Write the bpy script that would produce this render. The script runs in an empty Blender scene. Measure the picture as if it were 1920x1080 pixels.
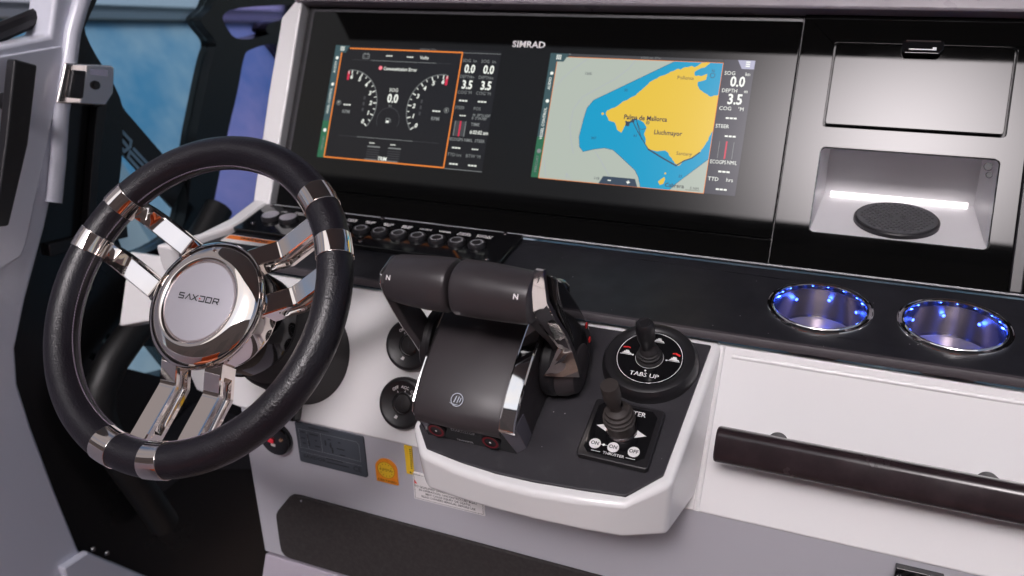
import bpy, math, random
from mathutils import Matrix, Vector
from mathutils.geometry import tessellate_polygon
random.seed(4)
R = math.radians
S = bpy.context.scene
COL = S.collection

# ------------------------------------------------------------------ camera
cam = bpy.data.cameras.new("camera"); camo = bpy.data.objects.new("camera", cam); COL.objects.link(camo)
cam.sensor_width = 36.0; cam.lens = 29.902; cam.clip_start = 0.05; cam.clip_end = 2000
cr, cu, cf = Vector((.9233, .3834, -.0237)), Vector((-.1344, .3803, .9150)), Vector((-.3598, .8417, -.4027))
cf.normalize(); cr = (cr - cf * cr.dot(cf)).normalized(); cu = cr.cross(cf)
camo.matrix_world = Matrix(((cr.x, cu.x, -cf.x, .7254), (cr.y, cu.y, -cf.y, -1.0743), (cr.z, cu.z, -cf.z, 1.4190), (0, 0, 0, 1)))
cam.dof.use_dof = True; cam.dof.focus_distance = 0.86; cam.dof.aperture_fstop = 5.0
S.camera = camo
S.cycles.use_denoising = True
S.cycles.max_bounces = 8

# ------------------------------------------------------------------ sky, sun, exposure
SUN_EL, SUN_AZ = 42.0, 3.0          # behind the camera, a little to the right
W = bpy.data.worlds.new("World"); S.world = W; W.use_nodes = True
nt = W.node_tree; nd = nt.nodes; lk = nt.links
bg = nd["Background"]; bg.inputs[1].default_value = 0.05
sky = nd.new("ShaderNodeTexSky"); sky.sky_type = 'NISHITA'; sky.sun_disc = False
sky.sun_elevation = R(SUN_EL); sky.sun_rotation = R(180 - SUN_AZ)
sky.air_density = 1.0; sky.dust_density = 0.25; sky.ozone_density = 1.0
tc = nd.new("ShaderNodeTexCoord"); noi = nd.new("ShaderNodeTexNoise")
mp = nd.new("ShaderNodeMapping"); mp.inputs['Scale'].default_value = (1.0, 1.0, 2.2)
noi.inputs['Scale'].default_value = 2.3; noi.inputs['Detail'].default_value = 6; noi.inputs['Roughness'].default_value = .55
rmp = nd.new("ShaderNodeValToRGB"); rmp.color_ramp.elements[0].position = .36; rmp.color_ramp.elements[1].position = .60
mx = nd.new("ShaderNodeMixRGB"); mx.inputs[2].default_value = (3.6, 3.3, 3.4, 1)
lk.new(tc.outputs['Generated'], mp.inputs[0]); lk.new(mp.outputs[0], noi.inputs['Vector']); lk.new(noi.outputs['Fac'], rmp.inputs[0])
lk.new(rmp.outputs[0], mx.inputs[0]); lk.new(sky.outputs[0], mx.inputs[1])
# the sun stands behind thin cloud: a soft round aureole about its direction
sdir = (math.sin(R(SUN_AZ)) * math.cos(R(SUN_EL)), -math.cos(R(SUN_AZ)) * math.cos(R(SUN_EL)), math.sin(R(SUN_EL)))
def mth(op, a, b=None):
    n = nd.new("ShaderNodeMath"); n.operation = op
    for i, v in enumerate((a, b)):
        if v is None: continue
        if isinstance(v, (int, float)): n.inputs[i].default_value = v
        else: lk.new(v, n.inputs[i])
    return n.outputs[0]
vn = nd.new("ShaderNodeVectorMath"); vn.operation = 'NORMALIZE'; lk.new(tc.outputs['Generated'], vn.inputs[0])
dt = nd.new("ShaderNodeVectorMath"); dt.operation = 'DOT_PRODUCT'; dt.inputs[1].default_value = sdir; lk.new(vn.outputs[0], dt.inputs[0])
om = mth('SUBTRACT', 1.0, dt.outputs['Value'])
gl_ = mth('ADD', mth('MULTIPLY', mth('EXPONENT', mth('MULTIPLY', om, -115.0)), 660.0), mth('MULTIPLY', mth('EXPONENT', mth('MULTIPLY', om, -30.0)), 6.0))
gc = nd.new("ShaderNodeVectorMath"); gc.operation = 'SCALE'; gc.inputs[0].default_value = (1.0, .92, .94); lk.new(gl_, gc.inputs['Scale'])
ad_ = nd.new("ShaderNodeVectorMath"); ad_.operation = 'ADD'; lk.new(mx.outputs[0], ad_.inputs[0]); lk.new(gc.outputs[0], ad_.inputs[1]); lk.new(ad_.outputs[0], bg.inputs[0])
sl = bpy.data.lights.new("sun", 'SUN'); sl.energy = 0.55; sl.angle = R(80); sl.color = (1.0, .97, .93)
so = bpy.data.objects.new("sun", sl); COL.objects.link(so)
sd = Vector((math.sin(R(SUN_AZ)) * math.cos(R(SUN_EL)), -math.cos(R(SUN_AZ)) * math.cos(R(SUN_EL)), math.sin(R(SUN_EL))))
so.rotation_euler = sd.to_track_quat('Z', 'Y').to_euler(); so.location = sd * 30
S.view_settings.view_transform = 'Standard'; S.view_settings.look = 'None'
S.view_settings.exposure = 0.76; S.view_settings.gamma = 1.0

# ------------------------------------------------------------------ materials
def pm(name, col, rough=.5, metal=0.0, ior=1.5, coat=0.0, bump=None, emis=None, vary=None, rvar=None, specks=None):
    m = bpy.data.materials.new(name); m.use_nodes = True
    t = m.node_tree; b = t.nodes["Principled BSDF"]
    b.inputs['Base Color'].default_value = (*col, 1); b.inputs['Roughness'].default_value = rough
    b.inputs['Metallic'].default_value = metal; b.inputs['IOR'].default_value = ior
    b.inputs['Coat Weight'].default_value = coat; b.inputs['Coat Roughness'].default_value = .06
    if emis:
        b.inputs['Emission Color'].default_value = (*emis[0], 1); b.inputs['Emission Strength'].default_value = emis[1]
    if bump or vary or rvar or specks:
        co = t.nodes.new("ShaderNodeTexCoord")
    if bump:
        kind, scale, strength, dist = bump
        if kind == 'leather':
            n1 = t.nodes.new("ShaderNodeTexNoise"); n1.inputs['Scale'].default_value = scale * .8; n1.inputs['Detail'].default_value = 2
            ad = t.nodes.new("ShaderNodeMixRGB"); ad.blend_type = 'ADD'; ad.inputs[0].default_value = .004
            t.links.new(co.outputs['Object'], n1.inputs['Vector']); t.links.new(co.outputs['Object'], ad.inputs[1]); t.links.new(n1.outputs['Color'], ad.inputs[2])
            n = t.nodes.new("ShaderNodeTexVoronoi"); n.feature = 'SMOOTH_F1'; n.inputs['Scale'].default_value = scale
            t.links.new(ad.outputs[0], n.inputs['Vector']); out = n.outputs['Distance']
        else:
            n = t.nodes.new("ShaderNodeTexNoise"); n.inputs['Scale'].default_value = scale; n.inputs['Detail'].default_value = 4
            t.links.new(co.outputs['Object'], n.inputs['Vector']); out = n.outputs['Fac']
        bp = t.nodes.new("ShaderNodeBump"); bp.inputs['Strength'].default_value = strength; bp.inputs['Distance'].default_value = dist
        t.links.new(out, bp.inputs['Height']); t.links.new(bp.outputs[0], b.inputs['Normal'])
    if vary:      # (scale, second colour, low, high): patches in the colour itself: wear, dust, the hull's painted cloud reflections
        n = t.nodes.new("ShaderNodeTexNoise"); n.inputs['Scale'].default_value = vary[0]; n.inputs['Detail'].default_value = 6; n.inputs['Roughness'].default_value = .65
        rp = t.nodes.new("ShaderNodeValToRGB"); rp.color_ramp.elements[0].position = vary[2]; rp.color_ramp.elements[1].position = vary[3]
        rp.color_ramp.elements[0].color = (*col, 1); rp.color_ramp.elements[1].color = (*vary[1], 1)
        t.links.new(co.outputs['Object'], n.inputs['Vector']); t.links.new(n.outputs['Fac'], rp.inputs[0]); t.links.new(rp.outputs[0], b.inputs['Base Color'])
    if specks:    # (scale, radius): sparse pale dust
        n = t.nodes.new("ShaderNodeTexVoronoi"); n.inputs['Scale'].default_value = specks[0]
        lt_ = t.nodes.new("ShaderNodeMath"); lt_.operation = 'LESS_THAN'; lt_.inputs[1].default_value = specks[1]
        wn_ = t.nodes.new("ShaderNodeTexWhiteNoise"); gt = t.nodes.new("ShaderNodeMath"); gt.operation = 'GREATER_THAN'; gt.inputs[1].default_value = .965
        ml = t.nodes.new("ShaderNodeMath"); ml.operation = 'MULTIPLY'; mxs = t.nodes.new("ShaderNodeMixRGB"); mxs.inputs[2].default_value = (.45, .43, .43, 1); mxs.inputs[1].default_value = (*col, 1)
        t.links.new(co.outputs['Object'], n.inputs['Vector']); t.links.new(n.outputs['Distance'], lt_.inputs[0]); t.links.new(n.outputs['Position'], wn_.inputs[0]); t.links.new(wn_.outputs['Value'], gt.inputs[0])
        t.links.new(lt_.outputs[0], ml.inputs[0]); t.links.new(gt.outputs[0], ml.inputs[1]); t.links.new(ml.outputs[0], mxs.inputs[0])
        if b.inputs['Base Color'].is_linked: t.links.new(b.inputs['Base Color'].links[0].from_socket, mxs.inputs[1])
        t.links.new(mxs.outputs[0], b.inputs['Base Color'])
    if rvar:      # (scale, low rough, high rough)
        n = t.nodes.new("ShaderNodeTexNoise"); n.inputs['Scale'].default_value = rvar[0]; n.inputs['Detail'].default_value = 5
        mr = t.nodes.new("ShaderNodeMapRange"); mr.inputs[1].default_value = .3; mr.inputs[2].default_value = .7
        mr.inputs[3].default_value = rvar[1]; mr.inputs[4].default_value = rvar[2]
        t.links.new(co.outputs['Object'], n.inputs['Vector']); t.links.new(n.outputs['Fac'], mr.inputs[0]); t.links.new(mr.outputs[0], b.inputs['Roughness'])
    return m

def brushed(name, col, rough, aniso):
    m = pm(name, col, rough, 1.0); b = m.node_tree.nodes["Principled BSDF"]; b.inputs['Anisotropic'].default_value = aniso; b.inputs['Anisotropic Rotation'].default_value = .25
    tg = m.node_tree.nodes.new("ShaderNodeTangent"); tg.direction_type = 'RADIAL'; tg.axis = 'Z'; m.node_tree.links.new(tg.outputs[0], b.inputs['Tangent'])
    return m

def glassm(name, tint, refl):
    m = bpy.data.materials.new(name); m.use_nodes = True; t = m.node_tree
    t.nodes.remove(t.nodes["Principled BSDF"]); o = t.nodes["Material Output"]
    tr = t.nodes.new("ShaderNodeBsdfTransparent"); tr.inputs[0].default_value = (*tint, 1)
    gl = t.nodes.new("ShaderNodeBsdfGlossy"); gl.inputs['Roughness'].default_value = .02
    fr = t.nodes.new("ShaderNodeFresnel"); fr.inputs[0].default_value = refl
    mi = t.nodes.new("ShaderNodeMixShader")
    t.links.new(fr.outputs[0], mi.inputs[0]); t.links.new(tr.outputs[0], mi.inputs[1]); t.links.new(gl.outputs[0], mi.inputs[2]); t.links.new(mi.outputs[0], o.inputs[0])
    return m

M = dict(
 gel=pm("white_gelcoat", (.78, .77, .775), .27, coat=.25, bump=("n", 7, .02, .01)),
 gel2=pm("shaded_gelcoat", (.46, .455, .50), .35, coat=.2),  # white gelcoat darkened in colour for shade under the pod and fascia
 shelf=pm("charcoal_shelf", (.011, .011, .015), .5, bump=('n', 900, .10, .0003), vary=(24, (.017, .017, .022), .45, .75), rvar=(30, .42, .6), specks=(160, .10)),
 pad=pm("charcoal_mat", (.030, .028, .033), .52, bump=('n', 1400, .18, .0003), vary=(60, (.05, .047, .053), .55, .85), rvar=(40, .42, .6), specks=(260, .16)),
 satin=pm("satin_black_panel", (.003, .003, .003), .018, ior=1.275, rvar=(11, .010, .038)),
 gloss=pm("gloss_black", (.006, .006, .007), .07, coat=.5),
 black=pm("black_plastic", (.014, .013, .015), .38, bump=('n', 1800, .06, .0002)),
 rub=pm("black_rubber", (.016, .014, .015), .6, bump=('n', 1500, .1, .0002)),
 boot=pm("brown_black_rubber", (.030, .023, .021), .62, bump=('n', 900, .2, .0002), vary=(120, (.055, .045, .040), .5, .8)),
 soft=pm("soft_touch_black", (.040, .034, .037), .42, bump=('n', 2600, .08, .0002), rvar=(50, .38, .48)),
 chrome=pm("warm_chrome", (.90, .82, .77), .04, 1.0),
 chrome2=pm("bright_chrome", (.88, .87, .87), .06, 1.0),
 steel=brushed("brushed_steel", (.26, .235, .24), .26, .8),
 silver=pm("satin_silver", (.60, .57, .62), .38, .75, bump=('n', 2200, .05, .0001)),
 leather=pm("black_leather", (.011, .009, .013), .34, bump=('leather', 520, .44, .0008), rvar=(60, .28, .38)),
 thread=pm("grey_thread", (.16, .13, .17), .8),
 white=pm("white_print", (.80, .78, .78), .5),
 grey=pm("grey_print", (.34, .34, .36), .5),
 red=pm("red_print", (.75, .03, .03), .5),
 dark=pm("dark_print", (.02, .02, .025), .5),
 orange=pm("orange_print", (.85, .20, .02), .5),
 amber=pm("amber_vinyl", (.85, .25, .01), .4, vary=(60, (.9, .32, .015), .4, .6)),
 yellow=pm("yellow_vinyl", (.85, .55, .03), .45),
 slate=pm("slate_plate", (.062, .072, .088), .42, metal=.1, rvar=(30, .36, .5)),
 wood=pm("dark_stained_bar", (.020, .013, .015), .24, bump=('n', 300, .1, .0004), vary=(35, (.032, .021, .024), .4, .7), rvar=(25, .18, .28)),
 fabric=pm("charcoal_fabric", (.024, .020, .020), .85, bump=('n', 700, .35, .0006), vary=(200, (.038, .033, .033), .4, .7)),
 trim=pm("grey_trim", (.30, .27, .30), .3, rvar=(20, .25, .4)),
 gel3=pm("liner_gelcoat", (.66, .67, .76), .32, coat=.3),
 nichew=pm("niche_white", (.66, .65, .67), .35),
 led=pm("led_strip", (.9, .9, .9), .4, emis=((1.0, .93, .93), .6)),
 blue=pm("blue_led", (.05, .1, .8), .3, emis=((.08, .16, 1.0), 3)),
 bluew=pm("blue_led_core", (.5, .6, 1), .3, emis=((.35, .5, 1.0), 30)),
 redl=pm("red_indicator", (.5, .01, .02), .3, emis=((1, .04, .08), .15)),
 wallblk=pm("black_laminate", (.010, .010, .011), .22, rvar=(6, .18, .3)),
 glassb=glassm("blue_tinted_glass", (.78, .92, .97), 1.25),
 glassl=glassm("lilac_tinted_glass", (.74, .70, .98), 1.25),
 hull=pm("blue_hull_painted_clouds", (.13, .38, .60), .12, coat=1.0, vary=(.5, (.80, .83, .84), .43, .64)),  # pale patches paint cloud reflections into the hull colour
 seat=pm("orange_upholstery", (.80, .16, .03), .55, bump=('n', 500, .2, .0005)),
 sole=pm("tan_deck", (.36, .27, .23), .6, bump=('n', 60, .2, .002), vary=(14, (.28, .21, .18), .4, .6)),
 roof=pm("beige_headliner", (.30, .235, .21), .6),
)
def ui(name, col, k=1.0):
    return pm("display_" + name, (.003, .003, .003), .018, ior=1.275, emis=(col, k * .72))
U = dict(bg=ui("black", (.006, .006, .008)), side=ui("slate", (.035, .035, .05)), white=ui("white", (.80, .82, .76)), grey=ui("grey", (.20, .21, .21)),
 dim=ui("dim", (.045, .045, .05)), orange=ui("orange", (.80, .22, .03)), teal=ui("teal", (.035, .075, .085)), green=ui("green", (.02, .12, .06)),
 red=ui("red", (.55, .02, .06)), pink=ui("pink", (.9, .2, .25)), sand=ui("pale_sea", (.37, .41, .36)), sea=ui("sea", (.0, .27, .47)), land=ui("land", (.66, .44, .04)),
 ink=ui("ink", (.02, .02, .05)), lilac=ui("lilac", (.33, .33, .45)), navy=ui("navy", (.03, .05, .08)))

# ------------------------------------------------------------------ helpers
def frame(o, x, y):
    x = Vector(x).normalized(); y = Vector(y); y = (y - x * y.dot(x)).normalized(); z = x.cross(y)
    return Matrix(((x.x, y.x, z.x, o[0]), (x.y, y.y, z.y, o[1]), (x.z, y.z, z.z, o[2]), (0, 0, 0, 1)))
T = Matrix.Translation
def P2(pts, k=.001): return [(a * k, b * k) for a, b in pts]

JOINED = {'lettering', 'readout', 'grey_lettering', 'faint_marks', 'red_marks', 'printing', 'stitching', 'chart_lettering', 'depth_contours', 'boat_track', 'strip_lettering', 'printed_frame', 'charging_symbol', 'sealant_blob', 'perforated_cover', 'red_arrows', 'latch_mark', 'gauge_border', 'chart_border', 'menu_bar'}   # print and marks too small to pick apart
class MB:
    def __init__(s): s.v = []; s.f = []
    def add(s, vs, fs, m=None):
        n = len(s.v); s.v += [tuple(m @ Vector(v)) if m else tuple(v) for v in vs]; s.f += [tuple(i + n for i in f) for f in fs]; return s
    def prism(s, poly, z0, z1, holes=(), m=None):
        loops = [list(poly)] + [list(h) for h in holes]; flat = [p for l in loops for p in l]; N = len(flat)
        if holes: tri = [tuple(t) for t in tessellate_polygon([[Vector((a, b, 0)) for a, b in l] for l in loops])]
        else: tri = [tuple(range(N))]
        def area(t): return sum(flat[t[i]][0] * flat[t[(i + 1) % len(t)]][1] - flat[t[(i + 1) % len(t)]][0] * flat[t[i]][1] for i in range(len(t)))
        tri = [t if area(t) > 0 else t[::-1] for t in tri]
        vs = [(a, b, z1) for a, b in flat] + [(a, b, z0) for a, b in flat]
        fs = list(tri) + [tuple(i + N for i in t[::-1]) for t in tri]; k = 0
        for li, l in enumerate(loops):
            n = len(l); ar = sum(l[i][0] * l[(i + 1) % n][1] - l[(i + 1) % n][0] * l[i][1] for i in range(n))
            for i in range(n):
                a, b = k + i, k + (i + 1) % n
                if (ar > 0) == (li == 0): fs.append((a, a + N, b + N, b))
                else: fs.append((a, b, b + N, a + N))
            k += n
        return s.add(vs, fs, m)
    def sheet(s, poly, z, m=None):
        if len(poly) > 4:
            fs = [tuple(t) for t in tessellate_polygon([[Vector((a, b, 0)) for a, b in poly]])]
            fs = [t if sum(poly[t[i]][0] * poly[t[(i + 1) % 3]][1] - poly[t[(i + 1) % 3]][0] * poly[t[i]][1] for i in range(3)) > 0 else t[::-1] for t in fs]
        else: fs = [tuple(range(len(poly)))]
        return s.add([(a, b, z) for a, b in poly], fs, m)
    def rect(s, x0, y0, x1, y1, z, m=None): return s.sheet([(x0, y0), (x1, y0), (x1, y1), (x0, y1)], z, m)
    def box(s, c, d, m=None):
        x, y, z = c; a, b, e = d[0] / 2, d[1] / 2, d[2] / 2
        return s.prism([(x - a, y - b), (x + a, y - b), (x + a, y + b), (x - a, y + b)], z - e, z + e, m=m)
    def lathe(s, prof, n=48, m=None, a0=0, a1=360):
        full = abs(a1 - a0) >= 360; k = n if full else n + 1
        vs = [(r * math.cos(R(a0 + (a1 - a0) * i / n)), r * math.sin(R(a0 + (a1 - a0) * i / n)), z) for i in range(k) for r, z in prof]; p = len(prof)
        fs = [(i * p + j, ((i + 1) % k) * p + j, ((i + 1) % k) * p + j + 1, i * p + j + 1) for i in range(n) for j in range(p - 1)]
        return s.add(vs, fs, m)
    def loft(s, rings, closed=False, cap=True, m=None):
        n = len(rings[0]); q = len(rings); vs = [p for r in rings for p in r]
        fs = [(i * n + j, i * n + (j + 1) % n, ((i + 1) % q) * n + (j + 1) % n, ((i + 1) % q) * n + j) for i in range(q if closed else q - 1) for j in range(n)]
        if cap and not closed: fs += [tuple(range(n))[::-1], tuple((q - 1) * n + j for j in range(n))]
        return s.add(vs, fs, m)
    def tube(s, pts, r, n=12, closed=False, m=None):
        pts = [Vector(p) for p in pts]; q = len(pts); rings = []; up = None
        for i in range(q):
            a = pts[i - 1] if (i or closed) else pts[0]; b = pts[(i + 1) % q] if (i < q - 1 or closed) else pts[i]
            t = (b - a).normalized()
            if up is None: up = t.orthogonal().normalized()
            up = (up - t * up.dot(t)).normalized(); w = t.cross(up); rr = r[i] if isinstance(r, (list, tuple)) else r
            rings.append([tuple(pts[i] + (up * math.cos(2 * math.pi * j / n) + w * math.sin(2 * math.pi * j / n)) * rr) for j in range(n)])
        return s.loft(rings, closed, True, m)
    def stroke(s, pts, w, z, m=None, closed=False):
        q = len(pts)
        for i in range(q if closed else q - 1):
            a = Vector(pts[i]); b = Vector(pts[(i + 1) % q]); d = (b - a)
            if d.length < 1e-9: continue
            d.normalize(); n = Vector((-d.y, d.x)) * w / 2; a2 = a - d * w * .35; b2 = b + d * w * .35
            s.sheet([tuple(a2 - n), tuple(b2 - n), tuple(b2 + n), tuple(a2 + n)], z + i * 2e-6, m)
        return s
    def disc(s, x, y, r, z, n=24, m=None): return s.sheet([(x + r * math.cos(2 * math.pi * i / n), y + r * math.sin(2 * math.pi * i / n)) for i in range(n)], z, m)
    def ring(s, x, y, r0, r1, z, a0=0, a1=360, n=40, m=None):
        for i in range(n):
            p, q = R(a0 + (a1 - a0) * i / n), R(a0 + (a1 - a0) * (i + 1) / n)
            s.sheet([(x + r0 * math.cos(p), y + r0 * math.sin(p)), (x + r1 * math.cos(p), y + r1 * math.sin(p)), (x + r1 * math.cos(q), y + r1 * math.sin(q)), (x + r0 * math.cos(q), y + r0 * math.sin(q))], z, m)
        return s
    def text(s, body, size, x, y, z, align='LEFT', rot=0, bold=0.0, shear=0.0, sx=1.0, m=None, valign='CENTER'):
        cu = bpy.data.curves.new("t", 'FONT'); cu.body = body; cu.size = size * 1.37; cu.align_x = align; cu.align_y = valign
        cu.resolution_u = 2; cu.shear = shear; cu.offset = bold * size; cu.space_line = .82
        ob = bpy.data.objects.new("t", cu); me = bpy.data.meshes.new_from_object(ob)
        mm = (m or Matrix()) @ T((x, y, z)) @ Matrix.Rotation(R(rot), 4, 'Z') @ Matrix.Scale(sx, 4, (1, 0, 0))
        s.add([v.co for v in me.vertices], [tuple(p.vertices) for p in me.polygons], mm)
        bpy.data.meshes.remove(me); bpy.data.objects.remove(ob); bpy.data.curves.remove(cu); return s
    def build(s, name, mat, parent=None, bevel=0, seg=2, ang=32, mw=None):
        me = bpy.data.meshes.new(name); me.from_pydata(s.v, [], s.f); me.materials.append(mat); me.validate(); me.update()
        if ang is not None:
            me.shade_smooth(); me.set_sharp_from_angle(angle=R(ang))
        o = bpy.data.objects.new(name, me); COL.objects.link(o)
        if parent: o.parent = parent
        if name in JOINED: o['kind'] = 'stuff'
        if mw: o.matrix_world = mw
        if bevel:
            b = o.modifiers.new("bevel", 'BEVEL'); b.width = bevel; b.segments = seg; b.limit_method = 'ANGLE'; b.angle_limit = R(35); b.harden_normals = True
        return o

def tag(o, label=None, cat=None, group=None, kind=None):
    for k, v in (('label', label), ('category', cat), ('group', group), ('kind', kind)):
        if v: o[k] = v
    return o
def thing(name, label, cat, mw, group=None):
    o = bpy.data.objects.new(name, None); COL.objects.link(o); o.matrix_world = mw; o.empty_display_size = .02
    return tag(o, label, cat, group)
def chaikin(p, n=2):
    for _ in range(n): p = [q for i in range(len(p)) for q in ((p[i][0] * .75 + p[(i + 1) % len(p)][0] * .25, p[i][1] * .75 + p[(i + 1) % len(p)][1] * .25), (p[i][0] * .25 + p[(i + 1) % len(p)][0] * .75, p[i][1] * .25 + p[(i + 1) % len(p)][1] * .75))]
    return p
def rrect(x0, y0, x1, y1, r, n=5):
    out = []
    for cx, cy, a in ((x1 - r, y1 - r, 0), (x0 + r, y1 - r, 90), (x0 + r, y0 + r, 180), (x1 - r, y0 + r, 270)):
        out += [(cx + r * math.cos(R(a + 90 * i / n)), cy + r * math.sin(R(a + 90 * i / n))) for i in range(n + 1)]
    return out
def circ(x, y, r, n=32): return [(x + r * math.cos(2 * math.pi * i / n), y + r * math.sin(2 * math.pi * i / n)) for i in range(n)]
def copies(proto, mats, labels=None):
    out = []
    for i, m in enumerate(mats):
        if i == 0: o = proto
        else:
            o = proto.copy(); COL.objects.link(o)
            for ch in proto.children:
                c = ch.copy(); COL.objects.link(c); c.parent = o
        o.matrix_world = m; out.append(o)
        if labels: o['label'] = labels[i]
    return out

# frames: local x = starboard, y = "up the surface", z = out of the surface
CB, SB = math.cos(R(28)), math.sin(R(28))
PF = frame((0, 0, 1.25), (1, 0, 0), (0, SB, CB))                               # display panel, tilted back 28 deg
SF = frame((0, -.1145, 1.0347), (1, 0, 0), (0, .995, .0996))                   # black shelf (y runs negative towards the helm)
FF = frame((0, -.2662, 1.0056), (1, 0, 0), (0, math.sin(R(25)), math.cos(R(25))))  # sloping white fascia
LF = frame((0, -.341, .8452), (1, 0, 0), (0, 0, 1))                            # upright lower panel
BF = frame((0, -.2658, 1.0064), (1, 0, 0), (0, math.cos(R(22.5)), math.sin(R(22.5))))  # control pod top
KF = frame((-.30, 0, 0), (0, 1, 0), (0, 0, 1))                                 # side wall, faces inboard

# ------------------------------------------------------------------ setting
tag(MB().rect(-600, -600, 600, 600, 0).build("sea", pm("sea_water", (.02, .06, .09), .12, bump=('n', 1.5, .5, .2)), mw=T((0, 0, -.75))), kind='structure')
tag(MB().box((.55, -1.2, -.03), (2.0, 4.2, .06)).build("cockpit_sole", M['sole']), kind='structure')

# ------------------------------------------------------------------ helm console (one moulding with its fixed panels)
con = thing("helm_console", "white helm console with black dash shelf, sloping fascia and kick panel", "boat console", T((.4, -.3, 0)))
ci = con.matrix_world.inverted()
def cpart(mb, name, mat, fr, **k):
    o = mb.build(name, mat, con, **k); o.matrix_local = ci @ fr; return o
# fascia
fas = [(-.195, -.002), (1.35, -.002), (1.35, -.1795), (.0235, -.1795), (-.048, -.170), (-.090, -.118), (-.132, -.089), (-.195, -.107)]
cpart(MB().prism(fas, -.03, 0), "fascia", M['gel'], FF, bevel=.003)
# lower panel below the crease, and the ledge at its foot
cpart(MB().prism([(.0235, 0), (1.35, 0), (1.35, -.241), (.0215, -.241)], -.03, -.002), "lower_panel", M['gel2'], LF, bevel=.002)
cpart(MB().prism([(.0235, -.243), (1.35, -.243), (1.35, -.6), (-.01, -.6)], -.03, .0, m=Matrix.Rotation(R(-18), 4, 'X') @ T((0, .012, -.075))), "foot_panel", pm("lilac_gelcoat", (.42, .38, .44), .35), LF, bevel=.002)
pad = P2([(100, -121.5), (1330, -124), (1330, -236), (68, -236), (60, -234), (55, -227), (54.2, -215), (55.6, -170), (56.5, -164), (60, -157), (83, -128), (90, -123)])
cpart(MB().prism(pad, -.0022, .003), "knee_pad", M['fabric'], LF, bevel=.0015)
o = cpart(MB().lathe([(0, .0045), (.0012, .0044), (.0016, .003)], 16, m=T((.104, -.127, 0))), "pad_pin", M['chrome2'], LF)
# shelf slab
cpart(MB().prism([(-.072, 0), (1.35, 0), (1.35, -.1605), (-.098, -.1605)], -.012, 0,
      holes=[circ(.7047, -.0811, .0475), circ(.8338, -.0816, .0475)]), "shelf", M['shelf'], SF, bevel=.006, seg=1)
cpart(MB().loft([[(x, -.1560, .0006), (x, -.1598, .0002), (x, -.1625, -.0040), (x, -.1630, -.0072), (x, -.1600, -.0080), (x, -.1560, -.0080)] for x in (-.096, 1.35)]), "shelf_edge", pm('sky_lit_edge', (.055, .047, .053), .45), SF, ang=30)  # lighter band: sky light on the shelf's cut edge, put into the colour
# white lip at the shelf's outboard end, running up into the post beside the displays
lip = P2([(-67, 6), (-60, -70), (-62, -95), (-78, -122), (-100, -168), (-128, -168), (-112, -146), (-92, -122), (-83, -70), (-92, 6)])
cpart(MB().prism(lip, -.03, .010), "shelf_lip", M['gel'], SF, bevel=.005, seg=3)
post = P2([(-66, 60), (-64, -60), (-62, -250), (-91, -250), (-97, -80), (-97.5, 36), (-78, 62)])
cpart(MB().prism(post, -.05, .010), "panel_post", M['gel'], PF, bevel=.003, seg=2)
# brow over the panel
cpart(MB().box((.64, .0775, -.02), (1.435, .036, .075)), "panel_brow", M['trim'], PF, bevel=.004, seg=3)
# strip where panel meets shelf
cpart(MB().box((.64, -.2425, .0065), (1.41, .0022, .008)), "edge_strip", M['grey'], PF, bevel=.0008)
# dark surround, glossy right-hand dash panel with two cut-outs
cpart(MB().prism([(-.063, -.2415), (1.36, -.2415), (1.36, .0592), (-.063, .0592)], -.028, -.006, holes=[rrect(.665, -.212, .878, -.083, .006)]), "panel_backing", M['black'], PF)
dash = MB().prism([(.6408, -.2412), (1.30, -.2412), (1.30, .0588), (.6408, .0588)], -.0055, 0,
                  holes=[rrect(.6776, -.0735, .8653, .0258, .004), rrect(.6798, -.197, .8631, -.0981, .005)])
cpart(dash, "dash_panel", M['satin'], PF, bevel=.0008, seg=1)
cpart(MB().prism([(-.058, -.2412), (.6400, -.2412), (.6400, -.2118), (-.058, -.2118)], -.0055, -.0002), "dash_strip", M['satin'], PF, bevel=.0006, seg=1)
# a raised black edge at the far right of the dash panel
cpart(MB().prism(P2([(887, -241), (900, -241), (897, 58), (885, 58)]), 0, .006), "edge_moulding", M['black'], PF, bevel=.002)
# locker door with its latch
door = cpart(MB().prism(rrect(.6798, -.0710, .8631, .0239, .003), -.004, .0012), "locker_door", M['satin'], PF, bevel=.0008, seg=1)
LM = T((.771, .027, .0015)) @ Matrix.Rotation(R(-13), 4, 'X') @ T((-.771, -.027, 0))
lat = MB().prism(P2([(749.5, 27), (792.5, 27), (792.5, 17), (788, 10.5), (753, 10.5), (750, 16)]), 0, .006, m=LM)
latch = lat.build("latch", M['gloss'], door, bevel=.0012)
MB().prism(P2([(757, 16.2), (785, 16.2), (785, 14.6), (757, 14.6)]), .006, .0064, m=LM).prism(P2([(781, 18.5), (785, 18.5), (785, 16.2), (781, 16.2)]), .006, .0064, m=LM).build("latch_mark", M['white'], latch)
MB().tube([(.7535, .0276, .0075), (.7885, .0276, .0075)], .0009, 8).build("latch_bar", M['chrome2'], latch)
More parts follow.
